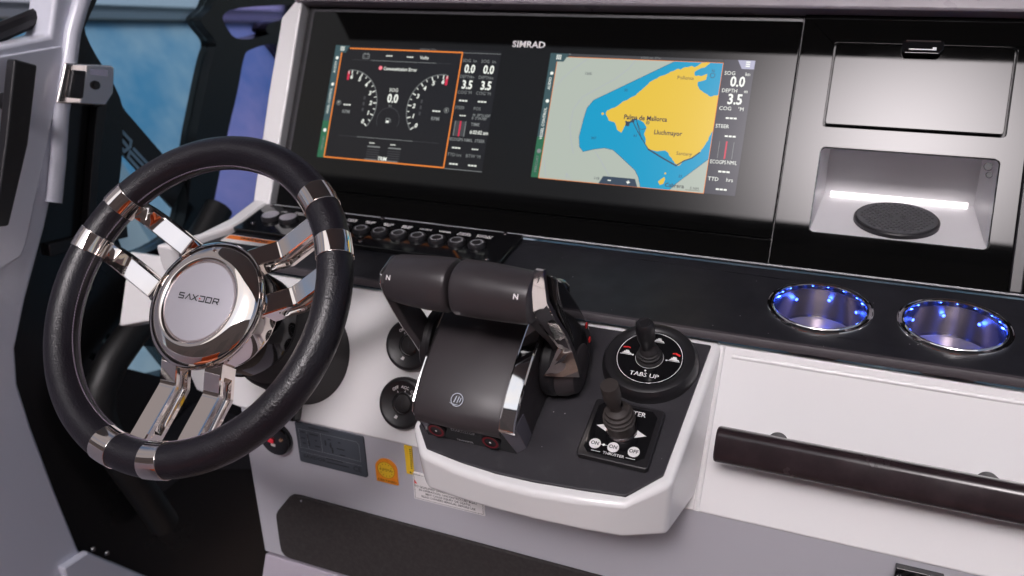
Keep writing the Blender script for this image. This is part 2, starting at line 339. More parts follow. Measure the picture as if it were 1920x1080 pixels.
# niche: a recess with sloping floor, back wall, sides and roof, plus a strip light
NI = PF.inverted() @ SF.to_3x3().to_4x4()      # shelf-parallel axes inside the panel frame
fx = (PF.to_3x3().inverted() @ SF.to_3x3() @ Vector((0, 1, 0)))       # inward along the niche floor
fz = (PF.to_3x3().inverted() @ SF.to_3x3() @ Vector((0, 0, 1)))
def npt(x, s, h): return tuple(Vector((x, -.197, -.004)) + fx * s + fz * h)
n0 = [npt(.6800, 0, 0), npt(.8629, 0, 0)]; d_ = .118
vf = [npt(.6800, 0, 0), npt(.8629, 0, 0), npt(.8560, d_, 0), npt(.6870, d_, 0)]
top = [(.6800, -.0983, -.004), (.8629, -.0983, -.004), tuple(Vector((.8560, -.0983, -.004)) + fx * (d_ * .72)), tuple(Vector((.6870, -.0983, -.004)) + fx * (d_ * .72))]
nv = vf + top
nf = [(0, 1, 2, 3), (3, 2, 6, 7), (7, 6, 5, 4), (0, 3, 7, 4), (2, 1, 5, 6)]
ni = MB().add(nv, nf)
nio = cpart(ni, "niche", M['nichew'], PF, ang=None)
a, b = Vector(npt(.6945, d_ - .008, .0035)), Vector(npt(.8485, d_ - .008, .0035))
ls = MB().tube([tuple(a), tuple(b)], .0038, 10).build("strip_light", M['led'], nio)
MB().lathe([(0, .0006), (.004, .0006), (.0045, 0)], 12, m=T((.853, -.106, -.003))).lathe([(0, .0006), (.003, .0006), (.0035, 0)], 12, m=T((.855, -.115, -.003))).build("sealant_blob", M['dark'], nio)
cpart(MB().tube([(.6175, -.004, -.0008), (.6145, -.178, -.0008)], .0032, 12).tube([(.628, -.013, -.0014), (1.34, -.013, -.0014)], .0030, 12), "fascia_fillet", M['gel'], FF)
# control pod: sloping top, underside rising towards the front
outl = [(.335, .02), (.3335, .1750), (.3555, .2068), (.3975, .2155), (.4400, .2200), (.4831, .2205), (.5300, .2165), (.5689, .2105), (.6052, .1772), (.6165, .0076), (.6165, -.004), (.335, -.004)]
mp_ = MB(); n = len(outl); tv = []; bv = []
for i, (x, d) in enumerate(outl):
    p = BF @ Vector((x, -d, -.001)); tv.append(tuple(p))
    y = p.y; z = .842 + max(0, (-.3425 - y)) * .335
    xi = x + (-.004 if x > .55 else (.004 if x < .37 else 0)) * (1 if d > .1 else 0)
    bv.append((xi, p.y + (.006 if d > .17 else 0), z))
mp_.add(tv + bv, [tuple(range(n))[::-1], tuple(range(n, 2 * n))] + [(i, (i + 1) % n, n + (i + 1) % n, n + i) for i in range(n)])
mp_.f = [f[::-1] for f in mp_.f] if False else mp_.f
po = mp_.build("control_pod", M['gel'], con, bevel=.006, seg=3); po.matrix_local = ci
pm_ = [(.3424, .0095), (.3424, .1773), (.3612, .2001), (.4004, .2062), (.4402, .2097), (.4791, .2094), (.525, .2065), (.5675, .2028), (.5953, .1731), (.6068, .0095)]
MB().prism([(x, -d) for x, d in pm_], -.0012, .0025).build("pod_mat", M['pad'], po, bevel=.0012).matrix_local = BF
# round recess of the far-right kick panel fitting is a thing of its own further below

# ------------------------------------------------------------------ twin display behind one sheet of glass
dis = thing("glass_display", "wide black glass display with engine gauges at left and a sea chart at right", "display", PF @ T((.296, -.08, 0)))
di = T((-.296, .08, 0))
def dpart(mb, name, mat, par=None, **k):
    o = mb.build(name, mat, par or dis, **k)
    if par is None: o.matrix_local = di
    return o
dpart(MB().prism(rrect(-.0484, -.2108, .6395, .0500, .003), -.0052, .0012), "glass_panel", M['satin'], bevel=.0012, seg=1)
dpart(MB().prism(rrect(-.0535, -.2112, .6397, .0545, .004), -.0056, -.0012), "bezel", pm('bezel_grey', (.045, .042, .048), .35), bevel=.0008, seg=1)
dpart(MB().text("SIMRAD", .0087, .2745, .0103, .0015, bold=.035, sx=1.12), "lettering", M['white'])
Z0 = .00135
def screen(ox):
    o = dpart(MB().rect(-.0005, -.1650, .2605, .0003, 0), "screen", U['bg'], ang=None); o.matrix_local = di @ T((ox, 0, Z0)); return o
def sp(par, mb, name, mat): return mb.build(name, mat, par, ang=None)
mm = .001
# ---- left screen: gauges
s1 = screen(0)
w = MB(); g = MB(); dm = MB(); og = MB(); tl = MB(); gn = MB(); rd = MB(); pk = MB(); sd_ = MB()
sd_.rect(.2045, -.1645, .2605, -.0040, .0001)
tl.rect(-.0005, -.111, .0100, .0003, .0001); tl.sheet(P2([(0, -10.5), (18, -10.5), (23.5, 0.2), (0, 0.2)]), .0002)
gn.rect(-.0005, -.1648, .0105, -.111, .00015)
z = .0003
og.stroke(P2([(24.5, -3.7), (203.3, -3.7), (203.3, -163.6), (11.5, -163.6), (11.5, -10.8)]), .0017, z)
for i in range(3):
    for j in range(3): w.rect(.0085 + i * .0024, -.0075 + j * .0022, .0102 + i * .0024, -.0060 + j * .0022, z)
w.text("AUDIO", .0036, .0045, -.032, z, 'CENTER', 90, sx=1.1).text("VESSEL CONTROL", .0036, .0045, -.082, z, 'CENTER', 90, sx=.95)
w.disc(.0052, -.0185, .0024, z, 10).disc(.0052, -.0575, .0024, z, 10).disc(.0052, -.125, .0026, z, 10)
g.text("MERCURY", .0034, .0055, -.144, z, 'CENTER', 90)
g.text("6:02:02 am  27°w", .0026, .150, -.0012, z, 'CENTER')
def dashes(mb, x, y, s=1.0, n=3):
    for i in range(n): mb.rect(x + (i - n / 2) * .0042 * s + .0004, y - .0009 * s, x + (i - n / 2) * .0042 * s + .0037 * s, y + .0009 * s, z)
dashes(w, .0905, -.0125, .85); dashes(w, .1240, -.0130, .85)
g.stroke(P2([(48, -17.5), (58, -17.5), (58, -11.5), (48, -11.5)]), .0009, z, closed=True); g.rect(.0495, -.011, .0515, -.0095, z).rect(.0545, -.011, .0565, -.0095, z).rect(.0495, -.0150, .0515, -.0143, z).rect(.0545, -.0150, .0565, -.0143, z)
w.text("Volts", .0048, .1465, -.0133, z, 'CENTER', bold=.01)
g.rect(.062, -.0204, .166, -.0198, z); dm.rect(.030, -.0204, .062, -.0199, z).rect(.166, -.0204, .190, -.0199, z)
pk.disc(.0797, -.0303, .0029, z, 14)
w.text("Communication Error", .0047, .0848, -.0311, z, bold=.02, sx=.92)
def gauge(flip):
    cx, cy, rr = (34.0, -84.5, 49.2) if not flip else (181.5, -84.8, 49.2)
    fs = -1 if flip else 1
    def pt(r, a): return ((cx + fs * r * math.cos(R(a))) * mm, (cy + r * math.sin(R(a))) * mm)
    arc = [pt(rr, a) for a in range(-38, 98, 4)]
    g.stroke(arc, .0009, z)
    angs = [-42, -28, -11, 9, 31, 53, 75, 92]
    for k in range(13):
        a = -38 + k * 10.6
        L = 5.5 if k % 2 == 0 else 3.4
        w.stroke([pt(rr - 1.2, a), pt(rr - 1.2 - L * .8, a)], .0014 if k % 2 == 0 else .0010, z)
    for i, a in enumerate(range(0, 7)):
        x, y = pt(rr - 10.0, -38 + i * 21.2); w.text(str(i), .0062, x, y, z, 'CENTER', bold=.04, shear=.15)
    rd.stroke([pt(rr - 3, 96), pt(rr - 13, 97.5)], .0035, z)
    w.stroke([pt(rr - 1, 96), pt(rr - 5, 96)], .0011, z)
    for i in range(3): dm.rect((cx + fs * 28 - 1.5) * mm, (-77 - i * 8.5) * mm, (cx + fs * 28 + 1.5) * mm, (-72 - i * 8.5) * mm, z)
gauge(False); gauge(True)
w.text("SOG", .0052, .107, -.0612, z, 'CENTER'); w.text("0.0", .0125, .1075, -.0735, z, 'CENTER', bold=.035, sx=.82); g.text("kn", .0038, .1052, -.0835, z, 'CENTER')
dashes(w, .0352, -.0860); dashes(w, .1785, -.0868); g.text("RPM", .0050, .0352, -.0962, z, 'CENTER', bold=.02); g.text("RPM", .0050, .1785, -.0976, z, 'CENTER', bold=.02)
g.ring(.0207, -.0836, .0031, .0038, z, n=16); g.ring(.1934, -.0846, .0031, .0038, z, n=16); w.text("P", .0034, .0207, -.0837, z, 'CENTER').text("S", .0034, .1934, -.0847, z, 'CENTER')
dm.ring(.1055, -.104, .0175, .0183, z, -30, 210, 30)
g.stroke(P2([(102.5, -101.5), (102.5, -108), (107.5, -108), (107.5, -101.5)]), .0008, z, closed=True); w.rect(.1028, -.1078, .1072, -.1048, z); g.stroke(P2([(107.5, -102), (110, -103.5), (110, -107)]), .0007, z)
g.rect(.060, -.1312, .150, -.1306, z); dm.rect(.030, -.1312, .060, -.1307, z).rect(.150, -.1312, .190, -.1307, z)
dashes(w, .0860, -.1381, .7); dashes(w, .1200, -.1383, .7)
for x in (.080, .1135):
    g.rect(x, -.1440, x + .0202, -.1424, z)
    for i in range(5): dm.rect(x, -.1482 - i * .0032, x + .0202, -.1472 - i * .0032, z)
    g.rect(x - .002, -.1622, x + .0185, -.1612, z)
w.text("TRIM", .0056, .1065, -.1595, z, 'CENTER', bold=.03, sx=.85)
for k, (x0, x1) in enumerate(((.2054, .2270), (.2332, .2552))):
    g.text("SOG", .0046, x0, -.0148, z).text("kn", .0042, x1, -.0148, z, 'RIGHT'); g.text("DEPTH", .0046, x0, -.0370, z, sx=.9).text("m", .0042, x1, -.0370, z, 'RIGHT')
    w.text("0.0", .0118, (x0 + x1) / 2 + .002, -.0263, z, 'CENTER', bold=.035, sx=.80).text("3.5", .0118, (x0 + x1) / 2 + .002, -.0483, z, 'CENTER', bold=.035, sx=.82)
    g.text("COG", .0046, x0, -.0587, z).text("°M", .0044, x1, -.0587, z, 'RIGHT'); dashes(w, (x0 + x1) / 2, -.0700, 1.05)
    g.text(("TTD", "BTW")[k], .0046, x0, -.1448, z).text(("hrs", "°M")[k], .0044, x1, -.1448, z, 'RIGHT'); dashes(w, (x0 + x1) / 2 + .001, -.1572, 1.05); dashes(w, (x0 + x1) / 2 + .001, -.1350, 1.05 if k == 0 else .8)
g.text("STEER", .0044, .2054, -.0800, z, sx=.9).text("POS", .0044, .2332, -.0800, z); dashes(w, .2190, -.0905, .8)
g.text("N  39°31.620'", .0036, .2338, -.0887, z, bold=.03, sx=.92, shear=.1).text("E  2°34.700'", .0036, .2330, -.0930, z, bold=.03, sx=.92, shear=.1)
dm.rect(.2102, -.1188, .2250, -.0982, z); g.rect(.2092, -.1190, .2102, -.0980, z).rect(.2250, -.1190, .2260, -.0980, z); rd.rect(.2166, -.1190, .2188, -.0980, z + .0001)
g.text("TIME", .0044, .2332, -.1016, z, bold=.02); w.text("6:02:02 am", .0050, .2332, -.1122, z, bold=.02, sx=.9, shear=.12)
g.text("ECOGPS NM/L  STEER", .0042, .2050, -.1236, z, bold=.02, sx=.95)
g.rect(.2045, -.1648, .2605, -.1640, z).rect(.2045, -.0042, .2605, -.0036, z)
for mb, nm, mt in ((sd_, "side_bar", 'bg'), (tl, "menu_bar", 'teal'), (gn, "engine_tab", 'green'), (og, "gauge_border", 'orange'), (dm, "faint_marks", 'dim'), (g, "grey_lettering", 'grey'), (w, "readout", 'white'), (rd, "red_marks", 'red'), (pk, "alarm_dot", 'pink')):
    sp(s1, mb, nm, U[mt])
# ---- right screen: chart
s2 = screen(.331)
w = MB(); g = MB(); dm = MB(); tl = MB(); gn = MB(); rd = MB(); sd_ = MB(); sea = MB(); lnd = MB(); ink = MB(); bg_ = MB(); li = MB(); nv_ = MB()
bg_.rect(.0102, -.1652, .2230, -.0042, .0001)
SEA = [(163.6, -4.3), (67.7, -58.9), (60.5, -69.7), (58.3, -84.1), (56.0, -107.3), (58.6, -120.3), (64.5, -126.4), (79.0, -122.0), (91.9, -119.5), (103.2, -121.2), (113.0, -128.0), (135.0, -144.3), (140.6, -152.4), (145.2, -165.1), (181.4, -165.1), (188.5, -156.5), (222.9, -123.5), (222.9, -4.3)]
sea.sheet(P2(SEA), .0002)
LAND = [(86.4, -75.7), (87.5, -71.3), (98.7, -65.6), (104.5, -60.5), (113.4, -54.6), (119.3, -51.0), (125.8, -44.2), (132.3, -37.4), (136.7, -31.8), (146.4, -25.3), (154.4, -22.0), (160.1, -17.9), (169.9, -13.6), (172.5, -14.6), (175.9, -11.9), (185.9, -9.3), (189.3, -11.0), (193.5, -8.4), (197, -5), (207.9, -4.4), (202.4, -10.1), (194.7, -13.2), (190.1, -16.6), (191.0, -21.1), (198.0, -21.5), (205.7, -18.4), (205.7, -25.3), (196.0, -28.9), (196.1, -33.1), (200.7, -39.2), (214.0, -46.5), (222.9, -43.9), (222.9, -88.5), (217.3, -103.0), (212.0, -114.8), (201.1, -124.0), (192.6, -128.9), (187.3, -134.6), (180.0, -127.9), (176.3, -123.9), (173.5, -119.3), (168.9, -116.7), (158.7, -118.4), (147.8, -116.7), (143.2, -110.6), (142.7, -104.3), (139.6, -98.1), (141.4, -89.4), (136.6, -83.3), (130.4, -80.5), (126.0, -79.7), (122.2, -83.2), (115.9, -84.7), (113.1, -90.3), (110.5, -98.4), (104.5, -95.2), (102.2, -89.9), (99.7, -85.7), (91.8, -84.1), (90.2, -80.9)]
rag = []
for i, p in enumerate(LAND):
    q = LAND[(i + 1) % len(LAND)]; rag.append(p); L = math.hypot(q[0] - p[0], q[1] - p[1])
    if 4 < L < 16 and i < 40:
        for k in range(1, int(L / 2.2)):
            t = k / int(L / 2.2); rag.append((p[0] + (q[0] - p[0]) * t + random.uniform(-.6, .6), p[1] + (q[1] - p[1]) * t + random.uniform(-.6, .6)))
lnd.sheet(P2(rag), .0003); lnd.sheet(P2([(166, -156), (170, -152), (173, -149.5), (174.4, -152.5), (173, -158), (169, -160)]), .0003); lnd.disc(.1735, -.1450, .0012, .0003, 8).disc(.0823, -.0757, .0018, .0003, 6)
z = .0004
ink.stroke(P2([(163.6, -4.6), (67.7, -58.9), (60.5, -69.7), (58.3, -84.1), (56.0, -107.3), (58.6, -120.3), (64.5, -126.4), (79.0, -122.0), (91.9, -119.5), (103.2, -121.2), (113.0, -128.0), (135.0, -144.3), (140.6, -152.4), (145.2, -165.0)]), .0004, z)
ink.stroke(P2([(181.4, -165), (188.5, -156.5), (222.5, -123.5)]), .0004, z)
for i in range(26):
    t = i / 26
    x = 40 + 90 * t * t - (20 * math.sin(t * 3.0)); 
li.stroke(P2([(52, -130), (46, -112), (42, -95), (43, -72), (52, -56), (70, -44), (92, -30), (108, -15), (114, -5)]), .0004, z)
li.stroke(P2([(80, -124), (92, -139), (104, -155)]), .0004, z); li.stroke(P2([(12, -48), (22, -32), (36, -18), (52, -5)]), .0004, z); li.stroke(P2([(14, -140), (20, -163)]), .0004, z); li.stroke(P2([(48, -164), (47, -156), (56, -165)]), .0004, z)
nv_.stroke(P2([(122, -82.1), (131.8, -96.5), (139.8, -106.6), (147.8, -116.7)]), .0010, z); nv_.stroke(P2([(127, -79.7), (130, -88), (137.4, -104.7)]), .0008, z)
nv_.stroke(P2([(147.8, -116.7), (166.1, -125.8), (185.2, -134.4)]), .0018, z); nv_.stroke(P2([(185.2, -134.4), (193.5, -127.8), (203, -123.3), (211.1, -115.9)]), .0015, z)
nv_.stroke(P2([(114, -84), (118, -85.5), (122, -82), (126, -80)]), .0022, z); nv_.rect(.1140, -.0895, .1190, -.0835, z).rect(.1210, -.0845, .1245, -.0800, z); dm.stroke(P2([(128, -83), (134, -93), (141, -91)]), .0006, z)
nv_.ring(.1420, -.0835, .0015, .0022, z, n=12); nv_.disc(.1420, -.0835, .0008, z, 8)
ink.text("Palma de Mallorca", .0062, .1105, -.0782, z, bold=.03, sx=.88).text("Lluchmayor", .0060, .1515, -.0948, z, bold=.025, sx=.9)
dm.text("Pollensa", .0048, .1700, -.0248, z, sx=.95).text("Santany", .0046, .1830, -.1190, z).text("Cabrera", .0052, .1750, -.1592, z, bold=.02)
ink.text("1200", .0036, .0500, -.0250, z).text("50", .0034, .1055, -.0440, z).text("307", .0034, .0720, -.1080, z).text("61", .0034, .1265, -.1010, z).text("23", .0034, .1900, -.1470, z).text("118", .0036, .0840, -.1590, z)
dm.text("5 NM", .0034, .2060, -.1605, z).rect(.2010, -.1630, .2185, -.1626, z); dm.ring(.2125, -.0200, .0026, .0032, z, n=16).text("N", .0036, .2125, -.0145, z, 'CENTER')
nv_.sheet(P2([(91.1, -165.2), (96, -155.2), (137, -155.3), (141.4, -165.2)]), .0005)
w.rect(.1025, -.1606, .1068, -.1594, .0006).rect(.1266, -.1608, .1312, -.1596, .0006).rect(.1283, -.1625, .1295, -.1579, .0006)
tl.rect(-.0005, -.1115, .0095, .0003, .0001).sheet(P2([(0, -10.7), (19, -10.7), (25.2, 0.2), (0, 0.2)]), .0005); gn.rect(-.0005, -.1648, .0095, -.1115, .0002)
dm.rect(.0188, -.0036, .2230, .0003, .00015)
for i in range(3):
    for j in range(3): w.rect(.0085 + i * .0024, -.0078 + j * .0022, .0102 + i * .0024, -.0063 + j * .0022, .0006)
w.text("AUDIO", .0038, .0048, -.0400, z, 'CENTER', 90, bold=.01).text("VESSEL CONTROL", .0038, .0048, -.0935, z, 'CENTER', 90, bold=.01).disc(.0055, -.0265, .0022, z, 10).disc(.0055, -.0635, .0024, z, 10)
g.text("MERCURY", .0036, .0045, -.1470, z, 'CENTER', 90).disc(.0050, -.1300, .0030, z, 12).text("6:02:02 am  27°w", .0026, .1330, -.0014, z, 'CENTER').rect(.024, -.0008, .0275, .0002, z)
rd.stroke(P2([(25, -4.2), (223.2, -4.2), (223.2, -165.2), (10.2, -165.2), (10.2, -11)]), .0006, z)
sd_.rect(.2236, -.1650, .2605, .0003, .00012)
li.sheet(P2([(240, 0.2), (260.4, 0.2), (260.4, -10.5), (246, -10.5)]), .0002)
for j in range(3): w.rect(.2500, -.0078 + j * .0026, .2550, -.0064 + j * .0026, z)
x0, x1, xc = .2262, .2572, .2425
w.text("SOG", .0048, x0, -.0165, z).text("kn", .0046, x1, -.0170, z, 'RIGHT').text("0.0", .0128, xc + .001, -.0270, z, 'CENTER', bold=.035, sx=.82)
w.text("DEPTH", .0048, x0, -.0380, z, sx=.92).text("m", .0044, x1, -.0380, z, 'RIGHT').text("3.5", .0128, xc + .001, -.0488, z, 'CENTER', bold=.035, sx=.84)
w.text("COG", .0048, x0, -.0600, z).text("°M", .0046, x1 - .0015, -.0600, z, 'RIGHT').text("STEER", .0048, x0 - .001, -.0820, z, sx=.92)
dashes(w, xc, -.0715, 1.1); dashes(w, xc + .002, -.0936, 1.1); dashes(w, xc + .001, -.1370, 1.15); dashes(w, xc + .001, -.1586, 1.1)
g.rect(.2328, -.1212, .2334, -.1003, z).rect(.2498, -.1212, .2504, -.1003, z); pkk = MB().rect(.2406, -.1214, .2424, -.0998, z)
w.text("ECOGPS", .0048, x0 - .001, -.1258, z, sx=.78).text("NM/L", .0048, x1, -.1256, z, 'RIGHT', sx=.78).text("TTD", .0048, x0 - .0005, -.1468, z).text("hrs", .0048, x1 - .0015, -.1466, z, 'RIGHT')
for mb, nm, mt in ((bg_, "deep_water", 'sand'), (sea, "shallow_water", 'sea'), (lnd, "island", 'land'), (ink, "chart_lettering", 'ink'), (li, "depth_contours", 'lilac'), (nv_, "boat_track", 'navy'), (dm, "faint_marks", 'dim'), (tl, "menu_bar", 'teal'), (gn, "engine_tab", 'green'), (sd_, "side_bar", 'side'), (g, "grey_lettering", 'grey'), (w, "readout", 'white'), (rd, "chart_border", 'orange'), (pkk, "steering_mark", 'red')):
    sp(s2, mb, nm, U[mt])

# ------------------------------------------------------------------ charging pad in the niche
nb = PF @ Vector(npt(.7715, .050, 0.0005))
cp = thing("charging_pad", "round black perforated charging pad on the floor of the white niche", "charger", Matrix.Translation(nb) @ SF.to_3x3().to_4x4())
MB().lathe([(0, .0), (.0465, 0), (.0465, .004), (.045, .0055), (.043, .0055)], 48).build("pad_base", M['black'], cp)
holes = []
for i in range(-9, 10):
    for j in range(-9, 10):
        x = (i + (j % 2) * .5) * .0058; y = j * .0050
        if math.hypot(x, y) < .0395 and math.hypot(x, y * 1.5) > .010: holes.append((x, y))
MB().prism(circ(0, 0, .0435, 48), .002, .0062, holes=[circ(x, y, .0020, 8) for x, y in holes]).build("perforated_cover", pm("pad_grey", (.085, .085, .092), .5), cp, ang=None)
ic = MB()
for sgn in (-1, 1):
    for k in range(3): ic.ring(sgn * .001, 0, .003 + k * .0018, .0037 + k * .0018, .0064, (-45 if sgn > 0 else 135), (45 if sgn > 0 else 225), 8)
ic.build("charging_symbol", M['dark'], cp)

# ------------------------------------------------------------------ cup holders
def cup_holder():
    t = thing("cup_holder", "", "cup holder", SF, "stainless cup holders in the black shelf")
    MB().lathe([(.0462, -.002), (.0464, .0020), (.0470, .0040), (.0478, .0046), (.0486, .0041), (.0492, .0031), (.0520, .0027), (.0528, .0032), (.0536, .0030), (.0542, .0018), (.0545, .0002), (.0545, -.001)], 64).build("rim", M['chrome2'], t)
    MB().lathe([(.0464, 0), (.0464, -.012), (.0455, -.034), (.0440, -.037), (.0425, -.0375)], 64).build("cup", M['steel'], t)
    MB().lathe([(.0435, -.0365), (.040, -.0375), (.0385, -.0355), (0, -.0355)], 64).build("cup_floor", pm('cup_floor_steel', (.40, .37, .39), .4, .8) if 'cup_floor_steel' not in bpy.data.materials else bpy.data.materials['cup_floor_steel'], t)
    for a in (35, 80, 125, 190, 250, 305):
        m = Matrix.Rotation(R(a), 4, 'Z') @ T((.0452, 0, -.0135)) @ Matrix.Rotation(R(-90), 4, 'Y')
        l = MB().lathe([(0, .0012), (.0014, .0009), (.0019, 0)], 12, m=m).build("led", M['blue'], t)
        ld = bpy.data.lights.new("led_glow", 'POINT'); ld.energy = .0040; ld.color = (.03, .10, 1.0); ld.shadow_soft_size = .0018
        lo = bpy.data.objects.new("led_glow", ld); COL.objects.link(lo); lo.parent = l; lo.location = m @ Vector((0, 0, .0045))
    return t
ch = cup_holder()
def copy_tree(o, par=None):
    c = o.copy(); COL.objects.link(c); c.parent = par
    for q in o.children: copy_tree(q, c)
    return c
ch2 = copy_tree(ch); ch.matrix_world = SF @ T((.7047, -.0811, 0)); ch2.matrix_world = SF @ T((.8338, -.0816, 0)) @ Matrix.Rotation(R(18), 4, 'Z')
ch['label'] = "stainless cup holder with blue lights, the one nearer the joysticks"; ch2['label'] = "stainless cup holder with blue lights at the shelf's right end under the niche"

# ------------------------------------------------------------------ switch panel
sw = thing("switch_panel", "long glossy black switch panel with a row of round push buttons under the displays", "switch panel", SF)
MB().prism(rrect(-.066, -.091, .337, -.002, .010), .0, .007).build("plate", M['gloss'], sw, bevel=.0015)
lt = MB()
LB = [(".05", "")]
names = ["DECK\nLIGHT", "BILGE\nAFT", "BILGE\nMID", "BILGE\nFWD", "HORN", "WIPER", "PANEL\nLIGHTS", "DISPLAY\nPOWER"]
for i, nm in enumerate(names): lt.text(nm, .0038, .0905 + i * .0285, -.0262, .0072, 'CENTER', bold=.03, sx=1.15)
for i, nm in enumerate(["USB", "ANCHOR\nLIGHT", "NAV\nLIGHT"]): lt.text(nm, .0038, -.022 + i * .030, -.0262, .0072, 'CENTER', bold=.02, sx=1.15)
lt.build("lettering", M['white'], sw, ang=None)
btn = None
for i in range(9):
    x = .0650 + i * .0283
    m = T((x, -.0530, .007))
    if btn is None:
        btn = MB().lathe([(.0115, -.001), (.0115, .003), (.0105, .0048), (.0092, .0052), (.0080, .0044), (.0076, .0036), (0, .0036)], 32).build("push_button", M['black'], sw)
        MB().ring(0, 0, .0068, .0082, .0054, n=32).build("halo_ring", M['grey'], btn, ang=None); btn.matrix_local = m
    else:
        c = btn.copy(); COL.objects.link(c); c.matrix_local = m
        for q in btn.children: k = q.copy(); COL.objects.link(k); k.parent = c
for i, x in enumerate((-.0265, .0030)):
    c = MB().lathe([(.0135, -.001), (.0135, .004), (.0125, .006), (.0120, .0062)], 32).build("socket_cap", M['black'], sw); c.matrix_local = T((x, -.0500, .007))
    MB().lathe([(.0118, .0064), (.008, .0068), (0, .0069)], 32).build("cap_disc", M['silver'], c)
for x, y in ((-.0440, -.0690), (.1284, -.0080), (.1366, -.0800), (.3120, -.0100), (-.055, -.010), (.318, -.082)):
    MB().lathe([(0, .0014), (.0028, .0012), (.0034, 0)], 12, m=T((x, y, .007))).build("screw", M['steel'], sw)
# warning sticker on the shelf
t = tag(MB().prism(rrect(-.062, -.1185, .030, -.0985, .002), .0003, .0007).build("warning_sticker", M['white'], mw=SF), "white sticker with an orange warning bar lying on the shelf behind the wheel", "sticker")
o = MB().prism([(-.060, -.1100), (.0280, -.1100), (.0280, -.1000), (-.060, -.1000)], .0007, .0009).build("warning_bar", M['orange'], t)
MB().text("WARNING", .0068, -.016, -.1050, .0011, 'CENTER', bold=.03).build("lettering", M['dark'], t, ang=None)

# ------------------------------------------------------------------ steering wheel
WC = Vector((.10934, -.46902, 1.06582)); wn = Vector((-.0173, -.7517, .6592)); wu = Vector((.9997, -.023, 0)); wv = wn.cross(wu)
WF = frame(WC, wu, wv)
wh = thing("steering_wheel", "black leather steering wheel with polished metal spokes and bands", "steering wheel", WF)
RC, RT = .1655, .0178
def torus(a0, a1, rt, n, k=20, closed=False):
    rings = []
    for i in range(n + (0 if closed else 1)):
        a = R(a0 + (a1 - a0) * i / n); rr = []
        for j in range(k):
            b = 2 * math.pi * j / k; r = RC + rt * math.cos(b); rr.append((r * math.cos(a), r * math.sin(a), rt * math.sin(b) * 1.02))
        rings.append(rr)
    return MB().loft(rings, closed, not closed)
BANDS = [47.3, 27.0, -79.6, -101.0, 166.0, 146.2]; BW = 3.9
ba = sorted(b % 360 for b in BANDS)
for i, a in enumerate(ba):
    b = ba[(i + 1) % 6] + (360 if i == 5 else 0)
    torus(a + BW, b - BW, RT, max(6, int((b - a) / 2.2))).build("leather_grip", M['leather'], wh, ang=70)
for i, a in enumerate(ba):
    torus(a - BW, a + BW, RT + .0011, 6, 32).build("rim_band", M['chrome'], wh, bevel=.0006, ang=50)
st = MB()
for i, a in enumerate(ba):
    b = ba[(i + 1) % 6] + (360 if i == 5 else 0); n = int((b - a - 2 * BW) / 1.25)
    for k in range(n):
        aa = R(a + BW + .7 + 1.25 * k); 
        for th in (196, 168):
            tb = R(th); r = RC + (RT + .0003) * math.cos(tb); zz = (RT + .0003) * math.sin(tb) * 1.02
            c = Vector((r * math.cos(aa), r * math.sin(aa), zz)); tt = Vector((-math.sin(aa), math.cos(aa), .3 if th > 180 else -.3)).normalized()
            st.tube([c - tt * .0011, c + tt * .0013], .00075, 5)
st.build("stitching", M['thread'], wh)
# spokes: three pairs, each a bar with a crank near the hub and a scooped groove on its flank
def spoke(ca, off):
    d = Vector((math.cos(R(ca)), math.sin(R(ca)), 0)); tn = Vector((-d.y, d.x, 0)); wd = .0112; th = .0235
    path = [(.056, -.0285, 0), (.064, -.0310, 0), (.068, -.0325, .0), (.0705, -.0335, .004), (.074, -.0350, .0058), (.0845, -.0395, .0062), (.088, -.0408, .0062), (.092, -.0402, .0062), (.105, -.0370, .0060), (.128, -.0312, .0050), (.138, -.0288, .0030), (.141, -.0280, 0), (.147, -.0262, 0), (.153, -.0225, 0), (.160, -.0140, 0)]
    rings = []
    for r, h, gr_ in path:
        c = d * r + tn * off + Vector((0, 0, h)); e = .0012; q = [(-wd + e, 0), (wd - e, 0), (wd, -e)]; gv = []
        for k in range(9):
            a = math.pi * k / 8; gv.append((wd - gr_ * math.sin(a) ** .7, -.0058 - (.0130) * (1 - math.cos(a)) / 2))
        q = q[::-1]; ring_ = [(-wd, -e), (-wd + e, 0), (wd - e, 0), (wd, -e)] + gv + [(wd, -th), (-wd, -th)] + [(-x, y) for x, y in gv[::-1]]
        rings.append([tuple(c + tn * x + Vector((0, 0, y))) for x, y in ring_[::-1]])
    return MB().loft(rings).build("spoke", M['chrome'], wh, ang=38)
for pr in ((BANDS[0], BANDS[1]), (BANDS[2], BANDS[3]), (BANDS[4], BANDS[5])):
    ca = (pr[0] + pr[1]) / 2
    for a in pr: spoke(ca, .0295 if a > ca else -.0295)
MB().lathe([(.0605, -.064), (.0612, -.060), (.0600, -.040), (.0590, -.032), (.0640, -.029), (.0690, -.0270), (.0704, -.0235), (.0700, -.0200), (.0672, -.0165), (.0620, -.0128), (.0555, -.0100), (.0490, -.0086), (.0462, -.0088), (.0450, -.0098), (.0440, -.0115), (.0436, -.0125), (.0434, -.013)], 96).build("hub", M['chrome'], wh, ang=50)
cap = MB().lathe([(.0434, -.0128), (.0430, -.0110), (.0422, -.0104), (.030, -.0098), (0, -.0095)], 64).build("hub_cap", M['silver'], wh)
lg = MB(); zt = -.0092; sw_ = .00125
def LG(x, pts, closed=False): lg.stroke([(x + a * .0052, -.0003 + b * .0056) for a, b in pts], sw_, zt, closed=closed)
lx = [-.0262, -.0170, -.0086, .0010, .0098, .0192]
LG(lx[0], [(1.15, 1), (0, 1), (0, .52), (1.15, .48), (1.15, 0), (0, 0)])
LG(lx[1], [(0, 0), (.65, 1), (1.3, 0)])
LG(lx[2], [(0, 1), (1.25, 0)]); LG(lx[2], [(0, 0), (1.25, 1)])
